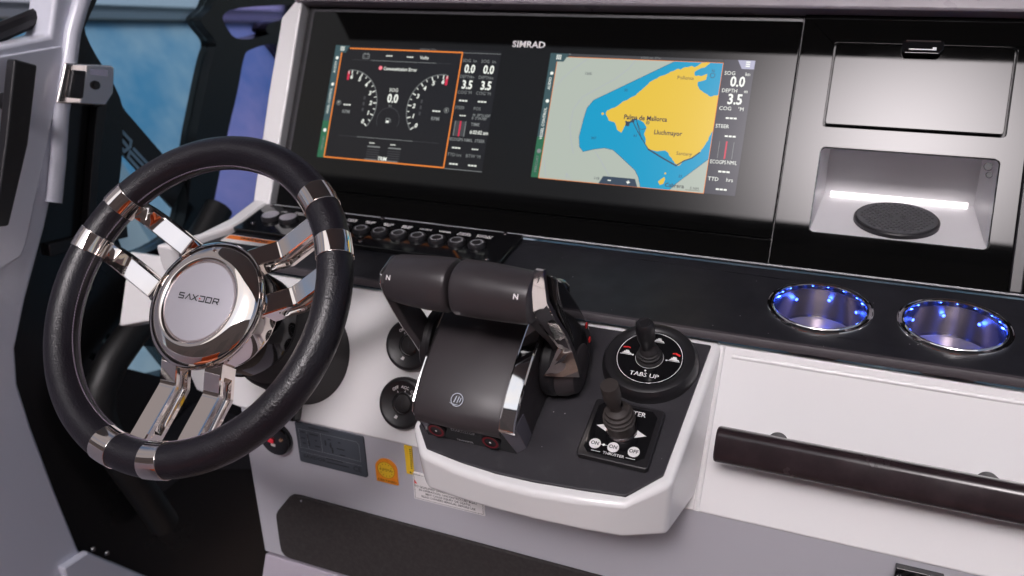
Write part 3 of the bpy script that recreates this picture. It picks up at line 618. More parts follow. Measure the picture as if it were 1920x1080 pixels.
LG(lx[3], [(0, 1), (1.2, 1), (1.2, 0), (0, 0)])
LG(lx[4], [(0, 0), (1.25, 0), (1.25, 1), (0, 1)], True)
LG(lx[5], [(0, 0), (0, 1), (1.2, 1), (1.2, .45), (0, .45)]); LG(lx[5], [(.75, .45), (1.25, 0)])
lg.build("lettering", M['dark'], cap, ang=None)
MB().rect(lx[3] - .0006, .0018, lx[3] + .0012, .0032, zt).build("red_dot", M['red'], cap, ang=None)
MB().lathe([(0, 0), (.0018, 0), (.0022, -.001)], 12, m=T((-.004, .0575, -.0085))).build("hub_screw", M['chrome'], wh)
# column boot, fixed to the fascia
cl = thing("steering_column", "black rubber steering column boot between wheel hub and white fascia", "steering column", WF)
MB().lathe([(.040, -.062), (.057, -.068), (.0600, -.078), (.0600, -.100), (.0560, -.104), (.0540, -.112)], 64).build("tilt_collar", M['gloss'], cl)
MB().lathe([(.0530, -.100), (.0545, -.118), (.0560, -.150), (.0585, -.152), (.0600, -.156), (.0610, -.175), (.0635, -.215), (.0640, -.262)], 64).build("boot", M['rub'], cl)
tb = tag(MB().prism(P2([(78, -150), (121, -150), (121, -179), (80, -174)]), 0, .018).build("trim_box", M['gloss'], bevel=.003, mw=FF), "small black plastic box under the steering column, at the crease of the console", "cover box")

# ------------------------------------------------------------------ ignition switches
def ignition():
    t = thing("ignition_switch", "", "ignition switch", FF, "ignition switches on the white fascia")
    MB().lathe([(.0315, 0), (.0315, .006), (.0300, .0088), (.0270, .0100), (.0245, .0095), (.0150, .0060), (.0135, .0060), (.0125, .0064)], 48).build("bezel", M['black'], t)
    k = MB().lathe([(.0125, .004), (.0110, .0078), (.0100, .0084), (0, .0084)], 32).build("key_cylinder", M['rub'], t)
    MB().rect(-.0008, -.0045, .0008, .0045, .0086).build("key_slot", M['dark'], k, ang=None)
    l = MB()
    for tx, a in (("OFF", 122), ("ACC", 84), ("ON", 48)):
        l.text(tx, .0036, .0195 * math.cos(R(a)), .0195 * math.sin(R(a)), .0096, 'CENTER', a - 90, bold=.03)
        l.stroke([(.0158 * math.cos(R(a)), .0158 * math.sin(R(a))), (.0140 * math.cos(R(a)), .0140 * math.sin(R(a)))], .0008, .0072)
    l.sheet(P2([(-7.5, -18), (-3.5, -19), (-2, -15.5), (-5, -14.2), (-6, -16)]), .0099)
    l.build("lettering", M['white'], t, ang=None)
    return t
ig = ignition(); ig2 = copy_tree(ig); ig.matrix_world = FF @ T((.2610, -.1300, 0)); ig2.matrix_world = FF @ T((.2590, -.0600, 0))
ig['label'] = "round black ignition switch marked OFF ACC ON beside the lower left of the throttle"
ig2['label'] = "upper round black ignition switch half hidden by the left throttle lever"
# kill switch on the lower panel
ks = thing("kill_switch", "round black switch with a red tag low on the console below the wheel rim", "switch", LF @ T((.0770, -.0375, 0)))
MB().lathe([(.0235, -.002), (.0235, .003), (.0220, .006), (.0190, .0068), (.0060, .0060), (0, .0060)], 40).build("body", M['gloss'], ks)
MB().prism(P2([(-9, -2), (-1, -4), (-1, 1), (-8, 4)]), .006, .009).build("red_tag", M['redl'], ks, bevel=.0008)
MB().prism(P2([(-5, -8), (1, -9), (1, -6), (-5, -5)]), .006, .0075).build("tag_label", M['white'], ks)
MB().lathe([(0, .009), (.0022, .0085), (.0032, .006)], 14, m=T((.0120, .0040, 0))).build("pin", pm("brass", (.75, .45, .30), .25, 1.0), ks)

# ------------------------------------------------------------------ plates and stickers on the lower panel
dp = tag(MB().prism(rrect(.1092, -.0652, .2099, -.0048, .003), -.002, .0006).build("data_plate", M['slate'], mw=LF, bevel=.0003, seg=1), "slate grey builder's data plate with small black pictograms and a CE mark", "data plate")
t = MB(); z = .0009
t.text("SAXDOR", .0046, .1160, -.0545, z, bold=.03, sx=1.35).text("CE", .0075, .1965, -.0555, z, 'CENTER', bold=.01)
for x, y, wd in ((.1165, -.0180, .007), (.1165, -.0270, .006), (.1180, -.0345, .005), (.1300, -.0185, .013), (.1375, -.0265, .003), (.1365, -.0350, .008), (.1570, -.0200, .005), (.1720, -.0215, .004), (.1690, -.0310, .012), (.1725, -.0395, .008), (.1510, -.0500, .025), (.1510, -.0555, .033), (.1300, -.0090, .030)):
    t.rect(x, y - .0009, x + wd, y + .0009, z)
for x, y in ((.1265, -.0240), (.1275, -.0330), (.1530, -.0265), (.1605, -.0285), (.1625, -.0355)):
    t.disc(x, y + .0028, .0014, z, 10).sheet([(x - .0016, y + .0012), (x - .001, y - .0042), (x + .001, y - .0042), (x + .0016, y + .0012)], z)
t.build("printing", M['dark'], dp, ang=None)
f = MB(); f.stroke(P2([(114, -14), (200, -14), (203, -18), (203, -42), (114, -42)]), .0003, z, closed=True).stroke(P2([(114, -48.5), (204, -48.5)]), .0003, z).stroke(P2([(126, -14), (126, -42)]), .0003, z).stroke(P2([(147, -14), (147, -42)]), .0003, z)
f.build("printed_frame", M['grey'], dp, ang=None)
arch = P2([(223.2, -65.5), (253.2, -65.5), (253.3, -45.5)] + [(238.2 + 15.2 * math.cos(R(a)), -45.5 + 15 * math.sin(R(a))) for a in range(10, 180, 10)] + [(223.0, -45.5)])
ar = tag(MB().prism(arch, -.002, .0004).build("certification_sticker", M['amber'], mw=LF), "small arched orange and yellow certification sticker on the lower console", "sticker")
t = MB().ring(.2382, -.0462, .0115, .0119, .0006, n=30).text("NMMA", .0046, .2382, -.0462, .0006, 'CENTER', sx=.9).text("CERTIFIED", .0030, .2382, -.0622, .0006, 'CENTER', bold=.03, sx=1.4)
for k in range(12): t.disc(.2382 + .0088 * math.cos(k * .524), -.0462 + .0088 * math.sin(k * .524), .0007, .0006, 6)
t.build("printing", pm("brown_print", (.30, .10, .01), .5), ar, ang=None)
MB().disc(.2382, -.0462, .0115, .0005, 30).build("yellow_disc", M['yellow'], ar, ang=None)
ye = tag(MB().prism(P2([(266.6, -4), (276.4, -4), (276.4, -43.5), (267.2, -43.5)]), -.002, .0004).build("caution_label", M['yellow'], mw=LF), "narrow yellow caution label half hidden behind the white pod's left side", "label")
t = MB()
for k in range(11): t.rect(.2735, -.008 - k * .0027, .2758, -.0066 - k * .0027, .0006)
t.disc(.2728, -.0405, .0012, .0006, 10); t.build("printing", M['dark'], ye, ang=None)
no = tag(MB().prism(P2([(275.4, -40), (368.8, -40), (369.4, -78.4), (275.0, -78.4)]), -.002, .0004).build("warning_notice", M['white'], mw=LF), "white printed warning notice on the lower console just beneath the pod", "notice")
t = MB().stroke(P2([(277, -42), (367, -42), (367.6, -76.6), (276.8, -76.6)]), .0005, .0006, closed=True)
for i, s_ in enumerate(["TO QUALIFIED OPERATOR WHILE UNDERWAY", "IN OPERATION. UNCONTROLLED BOAT", "MAY CAUSE INJURY OR DEATH.", "READ OWNERS MANUAL BEFORE USE"]):
    t.text(s_, .0031, .3215, -.0588 - i * .0045, .0006, 'CENTER', bold=.02, sx=1.0)
t.build("printing", M['dark'], no, ang=None)
MB().sheet(P2([(277, -49), (281, -55), (277, -55)]), .0007).build("red_corner", M['red'], no, ang=None)

# ------------------------------------------------------------------ throttle
th = thing("throttle_control", "twin lever black and chrome throttle on the console pod", "throttle", BF)
prof = [(.1925, .0405), (.1945, .0450), (.1928, .0520), (.1860, .0600), (.166, .0705), (.145, .0775), (.124, .0835), (.100, .0885), (.080, .0905), (.060, .0890), (.035, .0780), (.018, .055), (.012, .0025)]
XL, XR = .3575, .4470
def yz(x, d, h): return (x, -d, h)
blk = [(.1760, .0025), (.1845, .0470)] + [(d - .003, h - .0075) for d, h in prof[3:-1]] + [(.014, .0025)]
MB().loft([[(x, -d, h) for d, h in blk] for x in (.3540, .4604)]).build("body", M['soft'], th, bevel=.0008)
rings = []
for d, h in prof:
    rings.append([yz(XL, d, h - .0040), yz(XL, d, h - .0012), yz(XL + .003, d, h), yz((XL + XR) / 2, d + (.0035 if d > .18 else .001), h + .0010), yz(XR - .003, d, h), yz(XR, d, h - .0012), yz(XR, d, h - .0040)])
MB().loft(rings).build("hood", M['soft'], th, ang=40)
# upright front face with the two start buttons
MB().loft([[(x0, -d, h), (x1, -d, h), (x1, -(d - .006), h), (x0, -(d - .006), h)] for d, h, x0, x1 in ((.1895, .0430, .3580, .4465), (.1875, .026, .3575, .4500), (.1850, .0028, .3570, .4536))]).build("front_face", M['gloss'], th)
for sx in (.3725, .4310):
    m = T((sx, -.1874, .0205)) @ Matrix.Rotation(R(86), 4, 'X')
    b = MB().lathe([(.0098, 0), (.0098, .0016), (.0090, .0022), (.0060, .0012), (0, .0010)], 28, m=m).build("start_button", M['black'], th)
    MB().ring(0, 0, .0062, .0082, .0023, n=28, m=m).build("red_ring", pm("dark_red_print", (.20, .010, .018), .45), b, ang=None)
    MB().disc(0, 0, .0012, .0024, 8, m=m).build("button_mark", M['white'], b, ang=None)
m = T((.4030, -.1886, .0275)) @ Matrix.Rotation(R(86), 4, 'X')
MB().text("START/STOP", .0034, 0, .0005, .0004, 'CENTER', bold=.02, m=m).text("TRANSFER", .0028, 0, -.0135, .0006, 'CENTER', m=m).build("lettering", M['grey'], th, ang=None)
# chrome strips along both shoulders, flush with the hood
def cheek(x0, x1, dr):
    rr = []
    for d, h in prof[2:]:
        k = .0012 * (1 if x1 > x0 else -1)
        rr.append([yz(x0, d + .0005, h - .0030), yz(x0, d + .0005, h + .0002), yz(x0 + k, d, h + .0008), yz((x0 + x1) / 2, d - .001, h + .0004 - dr * .4), yz(x1 - k, d - .002, h - dr * .9), yz(x1, d - .003, h - dr - .001), yz(x1, d - .003, h - dr - .004)])
    MB().loft(rr).build("chrome_strip", M['chrome2'], th, ang=22)
cheek(XR + .0004, .4612, .005); cheek(XL - .0004, .3535, .008)
fm = pm("grey_facet", (.17, .16, .19), .3, .2)
for x0, x1, xb in ((.4474, .4612, .4540), (.3571, .3530, .3560)):
    v = [yz(x0, .1925, .0480), yz(x1, .1855, .0500), yz(x1, .1765, .0028), yz(xb, .1850, .0028), yz(x0, .180, .045), yz(x1, .165, .045), yz(x1, .160, .0030), yz(xb, .165, .003)]
    fs = [(0, 1, 2, 3), (7, 6, 5, 4), (0, 4, 5, 1), (1, 5, 6, 2), (2, 6, 7, 3), (3, 7, 4, 0)]
    if x1 > x0: fs = [q[::-1] for q in fs]
    MB().add(v, fs).build("corner_facet", fm, th, bevel=.0006, seg=1)
# badge on the hood
bm_ = T((.4020, -.1790, .0660)) @ Matrix.Rotation(R(29), 4, 'X')
bd = MB().lathe([(.0066, 0), (.0066, .0008), (.0056, .0008), (.0056, 0)], 32, m=bm_)
bd.prism(P2([(-8.5, -3.5), (-2, -5.5), (3, -4), (-2, -4.3)]), .0002, .0009, m=bm_); bd.prism(P2([(-3.4, -3), (-1.8, 3.5), (-.4, 3.5), (-2, -3)]), .0002, .0008, m=bm_).prism(P2([(-.2, -3), (1.2, 3.5), (2.4, 3.5), (1.0, -3)]), .0002, .0008, m=bm_).prism(P2([(2.4, -2), (3.4, 3.0), (4.4, 2.0), (3.6, -2)]), .0002, .0008, m=bm_)
bd.build("badge", pm('dark_chrome', (.42, .40, .42), .15, 1.0), th, ang=None)
# levers
def sup(c, rd, rh, tilt, x, n=28):
    out = []
    for j in range(n):
        a = 2 * math.pi * j / n; ca, sa = math.cos(a), math.sin(a)
        u = math.copysign(abs(ca) ** .82, ca) * rd; v = math.copysign(abs(sa) ** .82, sa) * rh
        d = c[0] + u * math.cos(tilt) - v * math.sin(tilt); h = c[1] + u * math.sin(tilt) + v * math.cos(tilt); out.append((x, -d, h))
    return out
def grip(stations, side):
    rings = [sup(c, r1, r2, R(20), x) for x, c, r1, r2 in stations]
    mb = MB().loft(rings if side > 0 else rings); return mb
lv = thing  # levers are parts of the throttle
GR = [(.4015, (.1226, .1630), .014, .013), (.4020, (.1226, .1630), .021, .020), (.4035, (.1226, .1630), .0238, .0232), (.4065, (.1227, .1632), .0252, .0246), (.430, (.1238, .1645), .0254, .0246), (.455, (.1252, .1655), .0246, .0236), (.474, (.1262, .1662), .0236, .0226), (.4785, (.1264, .1664), .0226, .0216), (.4795, (.1264, .1664), .020, .019)]
GL = [(.3995, (.1224, .1628), .014, .013), (.3990, (.1224, .1628), .021, .020), (.3975, (.1223, .1627), .0236, .0230), (.3945, (.1222, .1625), .0248, .0242), (.375, (.1205, .1600), .0248, .0240), (.350, (.1170, .1560), .0238, .0228), (.332, (.1142, .1530), .0226, .0214), (.3285, (.1136, .1524), .0216, .0206), (.3275, (.1134, .1522), .019, .018)]
g1 = MB().loft([sup(c, a, b, R(20), x) for x, c, a, b in GL][::-1]).build("grip", M['soft'], th, ang=40)
g2 = MB().loft([sup(c, a, b, R(20), x) for x, c, a, b in GR]).build("grip", M['soft'], th, ang=40)
mN = lambda x, d, h, a: T((x, -d, h)) @ Matrix.Rotation(R(a), 4, 'X')
MB().text("N", .0048, 0, 0, 0, 'CENTER', bold=.03, m=mN(.4700, .1440, .1845, 42)).build("lettering", M['white'], g2, ang=None)
MB().text("N", .0048, 0, 0, 0, 'CENTER', bold=.03, m=mN(.3365, .1330, .1722, 42)).build("lettering", M['white'], g1, ang=None)
def arm(path, x_in, x_out, sgn):
    # path: (d, h, half width, xshift)
    core, plate = [], []
    for i, (d, h, hw, xs) in enumerate(path):
        a = path[max(0, i - 1)]; b = path[min(len(path) - 1, i + 1)]; t = Vector((b[0] - a[0], b[1] - a[1])).normalized(); nn = Vector((-t.y, t.x))
        e1 = Vector((d, h)) + nn * hw; e2 = Vector((d, h)) - nn * hw; f1 = Vector((d, h)) + nn * hw * .86; f2 = Vector((d, h)) - nn * hw * .86
        xi, xo = x_in + xs, x_out + xs
        core.append([(xi, -f1.x, f1.y), (xi, -f2.x, f2.y), (xo - sgn * .003, -e2.x, e2.y), (xo - sgn * .003, -e1.x, e1.y)])
        plate.append([(xo - sgn * .0032, -e1.x, e1.y), (xo - sgn * .0032, -e2.x, e2.y), (xo, -f2.x, f2.y), (xo, -f1.x, f1.y)])
    return core, plate
CL = [(.4797, .117, .193), (.4797, .131, .180), (.4800, .137, .162), (.4812, .132, .141), (.4838, .116, .100), (.4842, .109, .082), (.4775, .1215, .066), (.4712, .1265, .0565)]
CR = [(.4842, .112, .187), (.4848, .116, .172), (.4855, .120, .155), (.4885, .1165, .130), (.4918, .109, .101), (.4955, .108, .078), (.4990, .110, .056), (.5005, .1125, .046)]
FL = [(.476, .118, .188), (.475, .131, .176), (.474, .141, .150), (.474, .129, .124), (.474, .112, .090), (.474, .104, .068), (.472, .108, .056), (.4695, .112, .048)]
up_ = lambda p, k: (p[0], -(p[1] - k), p[2])
MB().loft([[up_(f, .0004), up_(l, .0006), up_(r, .0006), (r[0] - .001, -(r[1] - .009), r[2] - .006), (f[0], -(f[1] - .012), f[2] - .007)][::-1] for f, l, r in zip(FL, CL, CR)]).build("lever_arm", M['soft'], th, bevel=.0006, seg=1, ang=50)
CL = [(x - .0018 if i > 2 else x, d + .0005, h) for i, (x, d, h) in enumerate(CL)]
MB().loft([[(l[0], -l[1], l[2]), (l[0] + (r[0] - l[0]) * .5, -((l[1] + r[1]) / 2 + .0006), (l[2] + r[2]) / 2 + .0004), (r[0], -r[1], r[2]), (r[0] - .0006, -(r[1] - .003), r[2] - .001), (l[0] + .0004, -(l[1] - .003), l[2] - .001)][::-1] for l, r in zip(CL, CR)]).build("arm_plate", M['chrome'], th, ang=25)
PL = [(.1138, .1690, .014, 0), (.1140, .1620, .0200, 0), (.1145, .1480, .0200, 0), (.1150, .1240, .0165, 0), (.1130, .0980, .0150, .001), (.1080, .0720, .0150, .003), (.1030, .0500, .0170, .004), (.1000, .0380, .0190, .005)]
c_, p_ = arm(PL, .3330, .3225, -1)
MB().loft([r[::-1] for r in c_]).build("lever_arm", M['soft'], th, bevel=.0012); MB().loft([r[::-1] for r in p_]).build("arm_plate", M['chrome2'], th, bevel=.0012, ang=25)
# pivot housings
mx_ = Matrix.Rotation(R(90), 4, 'Y')
MB().lathe([(.0, .001), (.0345, .001), (.0365, .004), (.0365, .012), (.0340, .0150), (.030, .016), (0, .016)], 48, m=T((.4600, -.0885, .0360)) @ mx_).build("pivot_disc", M['black'], th)
MB().lathe([(.0310, .0), (.0300, .008), (.0250, .0180), (.018, .0195), (0, .0195)], 48, m=T((.4755, -.0905, .0310)) @ mx_).build("pivot_cover", M['soft'], th)
MB().lathe([(.0, .001), (.0345, .001), (.0365, .004), (.0365, .010), (.0340, .0120), (0, .0125)], 48, m=T((.3445, -.0940, .0400)) @ Matrix.Rotation(R(-90), 4, 'Y')).build("pivot_disc", M['black'], th)
shp = P2([(106, 178), (90, 154), (66, 100), (50, 56), (46, 26), (56, 11), (76, 10), (94, 24), (98, 45), (98, 75), (101, 102), (108, 130), (110, 156)])
MB().loft([[(x, -d, h) for d, h in shp] for x in (.4745, .4925)]).build("lever_back", M['gloss'], th, bevel=.005, seg=3)
for d, h in ((.058, .060), (.056, .036)):
    MB().box((.4928, -d, h), (.001, .004, .005)).build("red_mark", M['red'], th)
MB().lathe([(0, .010), (.009, .009), (.0125, .005), (.013, 0), (.013, -.030)], 28, m=T((.4700, -.0640, .1120)) @ Matrix.Rotation(R(-25), 4, 'X')).build("trim_button", M['gloss'], th)

# ------------------------------------------------------------------ tabs joystick
tj = thing("tabs_joystick", "round black trim tab control with a short black joystick marked TABS UP", "joystick", BF @ T((.5525, -.0500, .0025)))
MB().lathe([(.0490, 0), (.0490, .005), (.0478, .0105), (.0455, .0140), (.0420, .0155), (.0385, .0150), (.0350, .0135), (.0345, .0128)], 72).build("base_ring", M['black'], tj)
MB().lathe([(.0350, .0128), (.0335, .0132), (0, .0132)], 64).build("face_plate", M['gloss'], tj)
l = MB().ring(0, 0, .0328, .0334, .0135, n=64).ring(0, 0, .0140, .0144, .0135, n=40)
l.text("TABS UP", .0052, 0, -.0232, .0135, 'CENTER', bold=.015, sx=1.1)
for a in (0, 180, 270): l.disc(.0175 * math.cos(R(a)), .0175 * math.sin(R(a)), .0011, .0135, 10)
def boat(x, y, s):
    l.sheet([(x - .005 * s, y), (x + .006 * s, y), (x + .0045 * s, y + .0016 * s), (x - .0035 * s, y + .0016 * s)], .0135).rect(x - .003 * s, y + .0016 * s, x + .003 * s, y + .0032 * s, .0135).rect(x - .0015 * s, y + .0032 * s, x + .002 * s, y + .0046 * s, .0135).rect(x - .0065 * s, y - .0012 * s, x + .0065 * s, y - .0006 * s, .0135)
boat(-.0245, .0005, 1.0); boat(.0245, .0010, 1.0); boat(.004, .0225, 1.0)
l.build("lettering", M['white'], tj, ang=None)
MB().sheet(P2([(-29.5, 7.4), (-24, 8.6), (-21.5, 7.6), (-22, 9.4), (-25, 10.4), (-30, 9.4)]), .0135).sheet(P2([(29.5, 7.0), (24, 9.2), (21.5, 8.8), (22, 10.6), (25, 11.4), (30, 9.2)]), .0135).build("red_arrows", M['red'], tj, ang=None)
MB().lathe([(.0138, .0132), (.0138, .0160), (.0130, .0172), (.0116, .0168), (.0122, .0186), (.0122, .0200), (.0106, .0206), (.0110, .0222), (.0110, .0236), (.0094, .0242), (.0098, .0258), (.0094, .0270), (.0078, .0290), (.0064, .0310), (.0060, .034)], 40).build("boot", M['rub'], tj)
MB().lathe([(.0066, .030), (.0072, .036), (.0088, .043), (.0094, .052), (.0094, .060), (.0088, .0640), (.0070, .0662), (.0052, .0660), (.0046, .0652), (0, .0652)], 32, m=Matrix.Rotation(R(-2), 4, 'Y')).build("stick", M['black'], tj)

# ------------------------------------------------------------------ thruster joystick
tz = thing("thruster_joystick", "square black thruster control with a ribbed brown black joystick and ON ON OFF buttons", "joystick", BF @ T((.5470, -.1412, .0025)) @ Matrix.Rotation(R(-1), 4, 'Z'))
MB().prism(rrect(-.0350, -.0345, .0350, .0345, .004), 0, .0075).build("base", M['black'], tz, bevel=.0020, seg=3)
MB().prism([(-.0245, -.0300), (.0215, -.0300), (.0295, -.0230), (.0295, .0240), (.0235, .0300), (-.0245, .0300), (-.0300, .0250), (-.0300, -.0240)], .0070, .0081).build("face_plate", M['gloss'], tz, bevel=.0003, seg=1)
z = .0085
l = MB().text("THRUSTER", .0056, 0, .0235, z, 'CENTER', bold=.02, sx=.98).text("THRUSTER", .0030, .0005, -.0272, z, 'CENTER', bold=.01, sx=1.05)
l.rect(-.0215, -.0275, -.0125, -.0269, z).rect(.0125, -.0275, .0215, -.0269, z).rect(-.0155, -.0190, -.0060, -.0185, z).disc(-.0115, -.0188, .0013, z, 10)
l.sheet(P2([(-25, 1.5), (-14, 6.0), (-15.5, 1.5), (-14, -3.5)]), z).sheet(P2([(25, 0.5), (14, 5.5), (15.5, .5), (14, -4)]), z)
l.build("lettering", M['white'], tz, ang=None)
for x, s_ in ((-.0200, "ON"), (-.0020, "ON"), (.0180, "OFF")):
    b = MB().lathe([(.0056, .0079), (.0056, .0086), (.0052, .0089), (0, .0089)], 28, m=T((x, -.0192, 0))).build("button", M['white'], tz)
    MB().text(s_, .0039, x, -.0192, .0091, 'CENTER', bold=.03, sx=.95).build("lettering", M['dark'], b, ang=None)
MB().lathe([(.0150, .0080), (.0154, .0092), (.0148, .0108), (.0136, .0110)], 48, m=T((0, .0030, 0))).build("collar", M['steel'], tz)
MB().lathe([(.0136, .0082), (.0135, .0170), (.0142, .0225), (.0154, .0235), (.0156, .0254), (.0134, .0264), (.0150, .0280), (.0151, .0300), (.0126, .0310), (.0140, .0326), (.0138, .0346), (.0112, .0356), (.0120, .0372), (.0112, .0390), (.0080, .0404), (.0062, .0420), (.0060, .046)], 48, m=T((0, .0030, 0)) @ Matrix.Rotation(R(-3), 4, 'Y')).build("boot", M['boot'], tz)
MB().lathe([(.0058, .040), (.0062, .046), (.0078, .052), (.0086, .057), (.0086, .0735), (.0082, .0745), (0, .0745)], 32, m=T((0, .0030, 0)) @ Matrix.Rotation(R(-5), 4, 'Y')).build("stick", M['boot'], tz)

# ------------------------------------------------------------------ grab rail on the fascia
gr = thing("grab_rail", "dark stained grab rail on the white fascia under the cup holders", "grab rail", FF)
sec = []
for k in range(4):
    for i in range(6):
        a = R(90 * k + 90 * i / 5); q = .0092 if k in (0, 1) else .005; cx = (.0175 - q) * (1 if k in (0, 3) else -1); cz = (.010 - q) * (1 if k in (0, 1) else -1)
        sec.append((cx + q * math.cos(a), cz + q * math.sin(a)))
def rsec(x, k): return [(x, -.0978 + u * k, .049 + v * k) for u, v in sec]
MB().loft([rsec(.6300, .86), rsec(.6306, .95), rsec(.6322, 1), rsec(1.12, 1)]).build("bar", M['wood'], gr, ang=50)
for x in (.6850, .8736): MB().lathe([(.0100, 0), (.0100, .040)], 28, m=T((x, -.0915, 0))).build("standoff", M['rub'], gr)
# fitting low on the right
fb = thing("cable_socket", "black fitting with a looped black cable hanging under the fascia at bottom right", "socket", LF @ T((.829, -.040, 0)))
MB().prism(P2([(-21, 30), (21.5, 30), (21.5, -40), (-21, -40)]), -.002, .006).build("plate", M['gloss'], fb, bevel=.001)
MB().lathe([(.012, .006), (.012, .012), (.010, .014), (.007, .013), (0, .013)], 28, m=T((.0, .012, 0))).build("socket", M['black'], fb)
MB().tube([(-.045, -.030, .006), (-.030, .008, .012), (-.012, .022, .016), (.004, .026, .016), (.014, .016, .014), (.016, .0, .014)], .0018, 8).build("cable", M['rub'], fb)
MB().lathe([(0, .002), (.0025, .0018), (.003, 0)], 12, m=T((-.0165, .0200, .006))).build("screw", M['chrome2'], fb)

# ------------------------------------------------------------------ side of the boat (left): liner, black bulkhead, windows
wl = thing("side_liner", "white inner side wall of the boat left of the wheel", "side wall", KF)
edge = P2([(-150, 1360), (-151, 1323), (-185, 1291), (-205, 1251), (-232, 1205), (-278, 1082), (-304, 1037), (-358, 955), (-392, 895), (-403, 845), (-402, 776), (-395, 661), (-385, 540), (-334, 477), (-275, 393), (-200, 300), (-200, 0)])
MB().prism([(-2.6, 0.0), (-2.6, .95), (-.60, 1.05), (-.45, 1.276), (-.225, 1.284), (-.19, 1.36)] + edge, -.05, 0).build("liner", M['gel3'], wl, bevel=.006, seg=3)
ins = P2([(-700, 1000), (-400, 1006), (-352, 1014), (-341, 1026), (-219, 1239), (-212, 1270), (-455, 1270), (-700, 1240)])
MB().prism(ins, -.002, .004).build("liner_inset", M['gel3'], wl, bevel=.003)
MB().tube([(x * .001, z_ * .001, .004) for x, z_ in [(-145, 1350), (-170, 1318), (-192, 1285), (-215, 1235), (-240, 1185), (-262, 1125), (-285, 1070)]], .011, 12).build("liner_edge", M['gel3'], wl)
MB().prism(P2([(-425, 545), (-380, 540), (-285, 404), (-215, 312), (-420, 312)]), -.002, .012).build("foot_sill", M['gel3'], wl, bevel=.004)
hd = thing("grab_bar", "long black vertical grab handle on the white side wall at far left", "grab handle", KF)
MB().prism(P2([(-311, 1268), (-281, 1256), (-322, 1163), (-378, 1070), (-398, 1075), (-352, 1172)]), .018, .034).build("bar", M['black'], hd, bevel=.003)
MB().lathe([(.011, 0), (.011, .020)], 20, m=T((-.318, 1.215, 0))).build("standoff", M['black'], hd)
ltp = thing("latch_plate", "polished steel latch plate with a black slot beside the blue window", "latch", KF)
MB().prism([(y, z_) for y, z_ in P2([(-254, 1201), (-226, 1250), (-150, 1234), (-147, 1230), (-158, 1196), (-176, 1182)])], .014, .019).build("plate", M['chrome'], ltp, bevel=.003)
MB().prism(P2([(-240, 1206), (-222, 1240), (-202, 1235), (-217, 1200)]), .019, .026).build("slot_frame", M['black'], ltp, bevel=.002)
MB().prism(P2([(-234, 1210), (-220, 1234), (-208, 1231), (-221, 1206)]), .026, .0265).build("slot", M['dark'], ltp)
MB().lathe([(0, .004), (.0055, .004), (.0065, 0)], 20, m=T((-.1870, 1.2130, .019))).build("button", M['black'], ltp)
MB().prism(P2([(-190, 1236), (-160, 1230), (-163, 1221), (-191, 1228)]), .019, .0193).build("sticker", pm("lilac_sticker", (.55, .53, .68), .5), ltp)
bk = thing("bulkhead", "glossy black bulkhead wall with window openings between side wall and console", "bulkhead", KF)
W1 = P2([(-163, 1279), (-144, 1300), (-101, 1345), (139, 1345), (117, 1289), (76, 1274), (80, 1262), (110, 1230), (89, 1208), (42, 1126), (18, 1085), (-31, 969), (-58, 939), (-147, 934), (-185, 964), (-165, 1037), (-140, 1091), (-125, 1143), (-115, 1182)])
W2 = P2([(171, 1202), (187, 1208), (261, 1212), (287, 1186), (314, 1152), (244, 989), (181, 800), (20, 800), (2, 909), (101, 1084), (139, 1140)])
W3 = P2([(129, 1273), (165, 1283), (443, 1262), (440, 1238), (269, 1249), (243, 1242), (240, 1231), (256, 1226), (156, 1225), (132, 1258)])
W1, W2, W3 = chaikin(W1), chaikin(W2), chaikin(W3)
W4 = P2([(-250, 834), (-236, 843), (-219, 827), (-240, 815)]); W5 = P2([(-279, 821), (-271, 827), (-257, 812), (-268, 806)])
W6 = P2([(-222, 774), (-193, 799), (-150, 776), (-120, 712), (-159, 724)])
MB().prism(P2([(-420, 10), (-420, 860), (-330, 1060), (-240, 1230), (-180, 1330), (-120, 1370), (620, 1370), (620, 10)]), -.045, -.012, holes=[W1, W2, W3, W4, W5, W6]).build("panel", M['wallblk'], bk)
def poly_c(p): return p
MB().prism(W1, -.034, -.030).build("window_pane", M['glassb'], bk, ang=None)
MB().prism(W2, -.034, -.030).prism(W3, -.034, -.030).build("window_pane", M['glassl'], bk, ang=None)
MB().prism(W4, -.034, -.030).prism(W5, -.034, -.030).prism(W6, -.034, -.030).build("window_pane", M['glassb'], bk, ang=None)
MB().prism(P2([(-120, 1190), (-106, 1158), (-10, 1020), (-50, 985), (-136, 1109), (-150, 1150)]), -.028, -.022).build("diagonal_strip", M['black'], bk)
gl = MB()
def gs(pts, wd=.0052): gl.stroke([(a * .001, b * .001) for a, b in pts], wd, -.0195)
gs([(-128, 1138), (-109, 1112), (-113, 1104), (-126, 1100), (-144, 1131)]); gs([(-136, 1134), (-119, 1107)])
gs([(-100, 1060), (-121, 1090), (-115, 1097), (-94, 1068)]); gs([(-107, 1099), (-86, 1070)])
gl.build("strip_lettering", pm("pale_blue_print", (.30, .48, .62), .4), bk, ang=None)
MB().prism(P2([(-262, 600), (-253, 520), (-147, 523), (-73, 479), (10, 425), (60, 500), (-100, 640)]), -.012, -.009).build("dark_recess", M['dark'], bk)
for y, z_ in ((-.355, .517), (-.334, .492)): MB().lathe([(0, .002), (.003, .0018), (.004, 0)], 12, m=T((y, z_, -.012))).build("screw", M['chrome2'], bk)
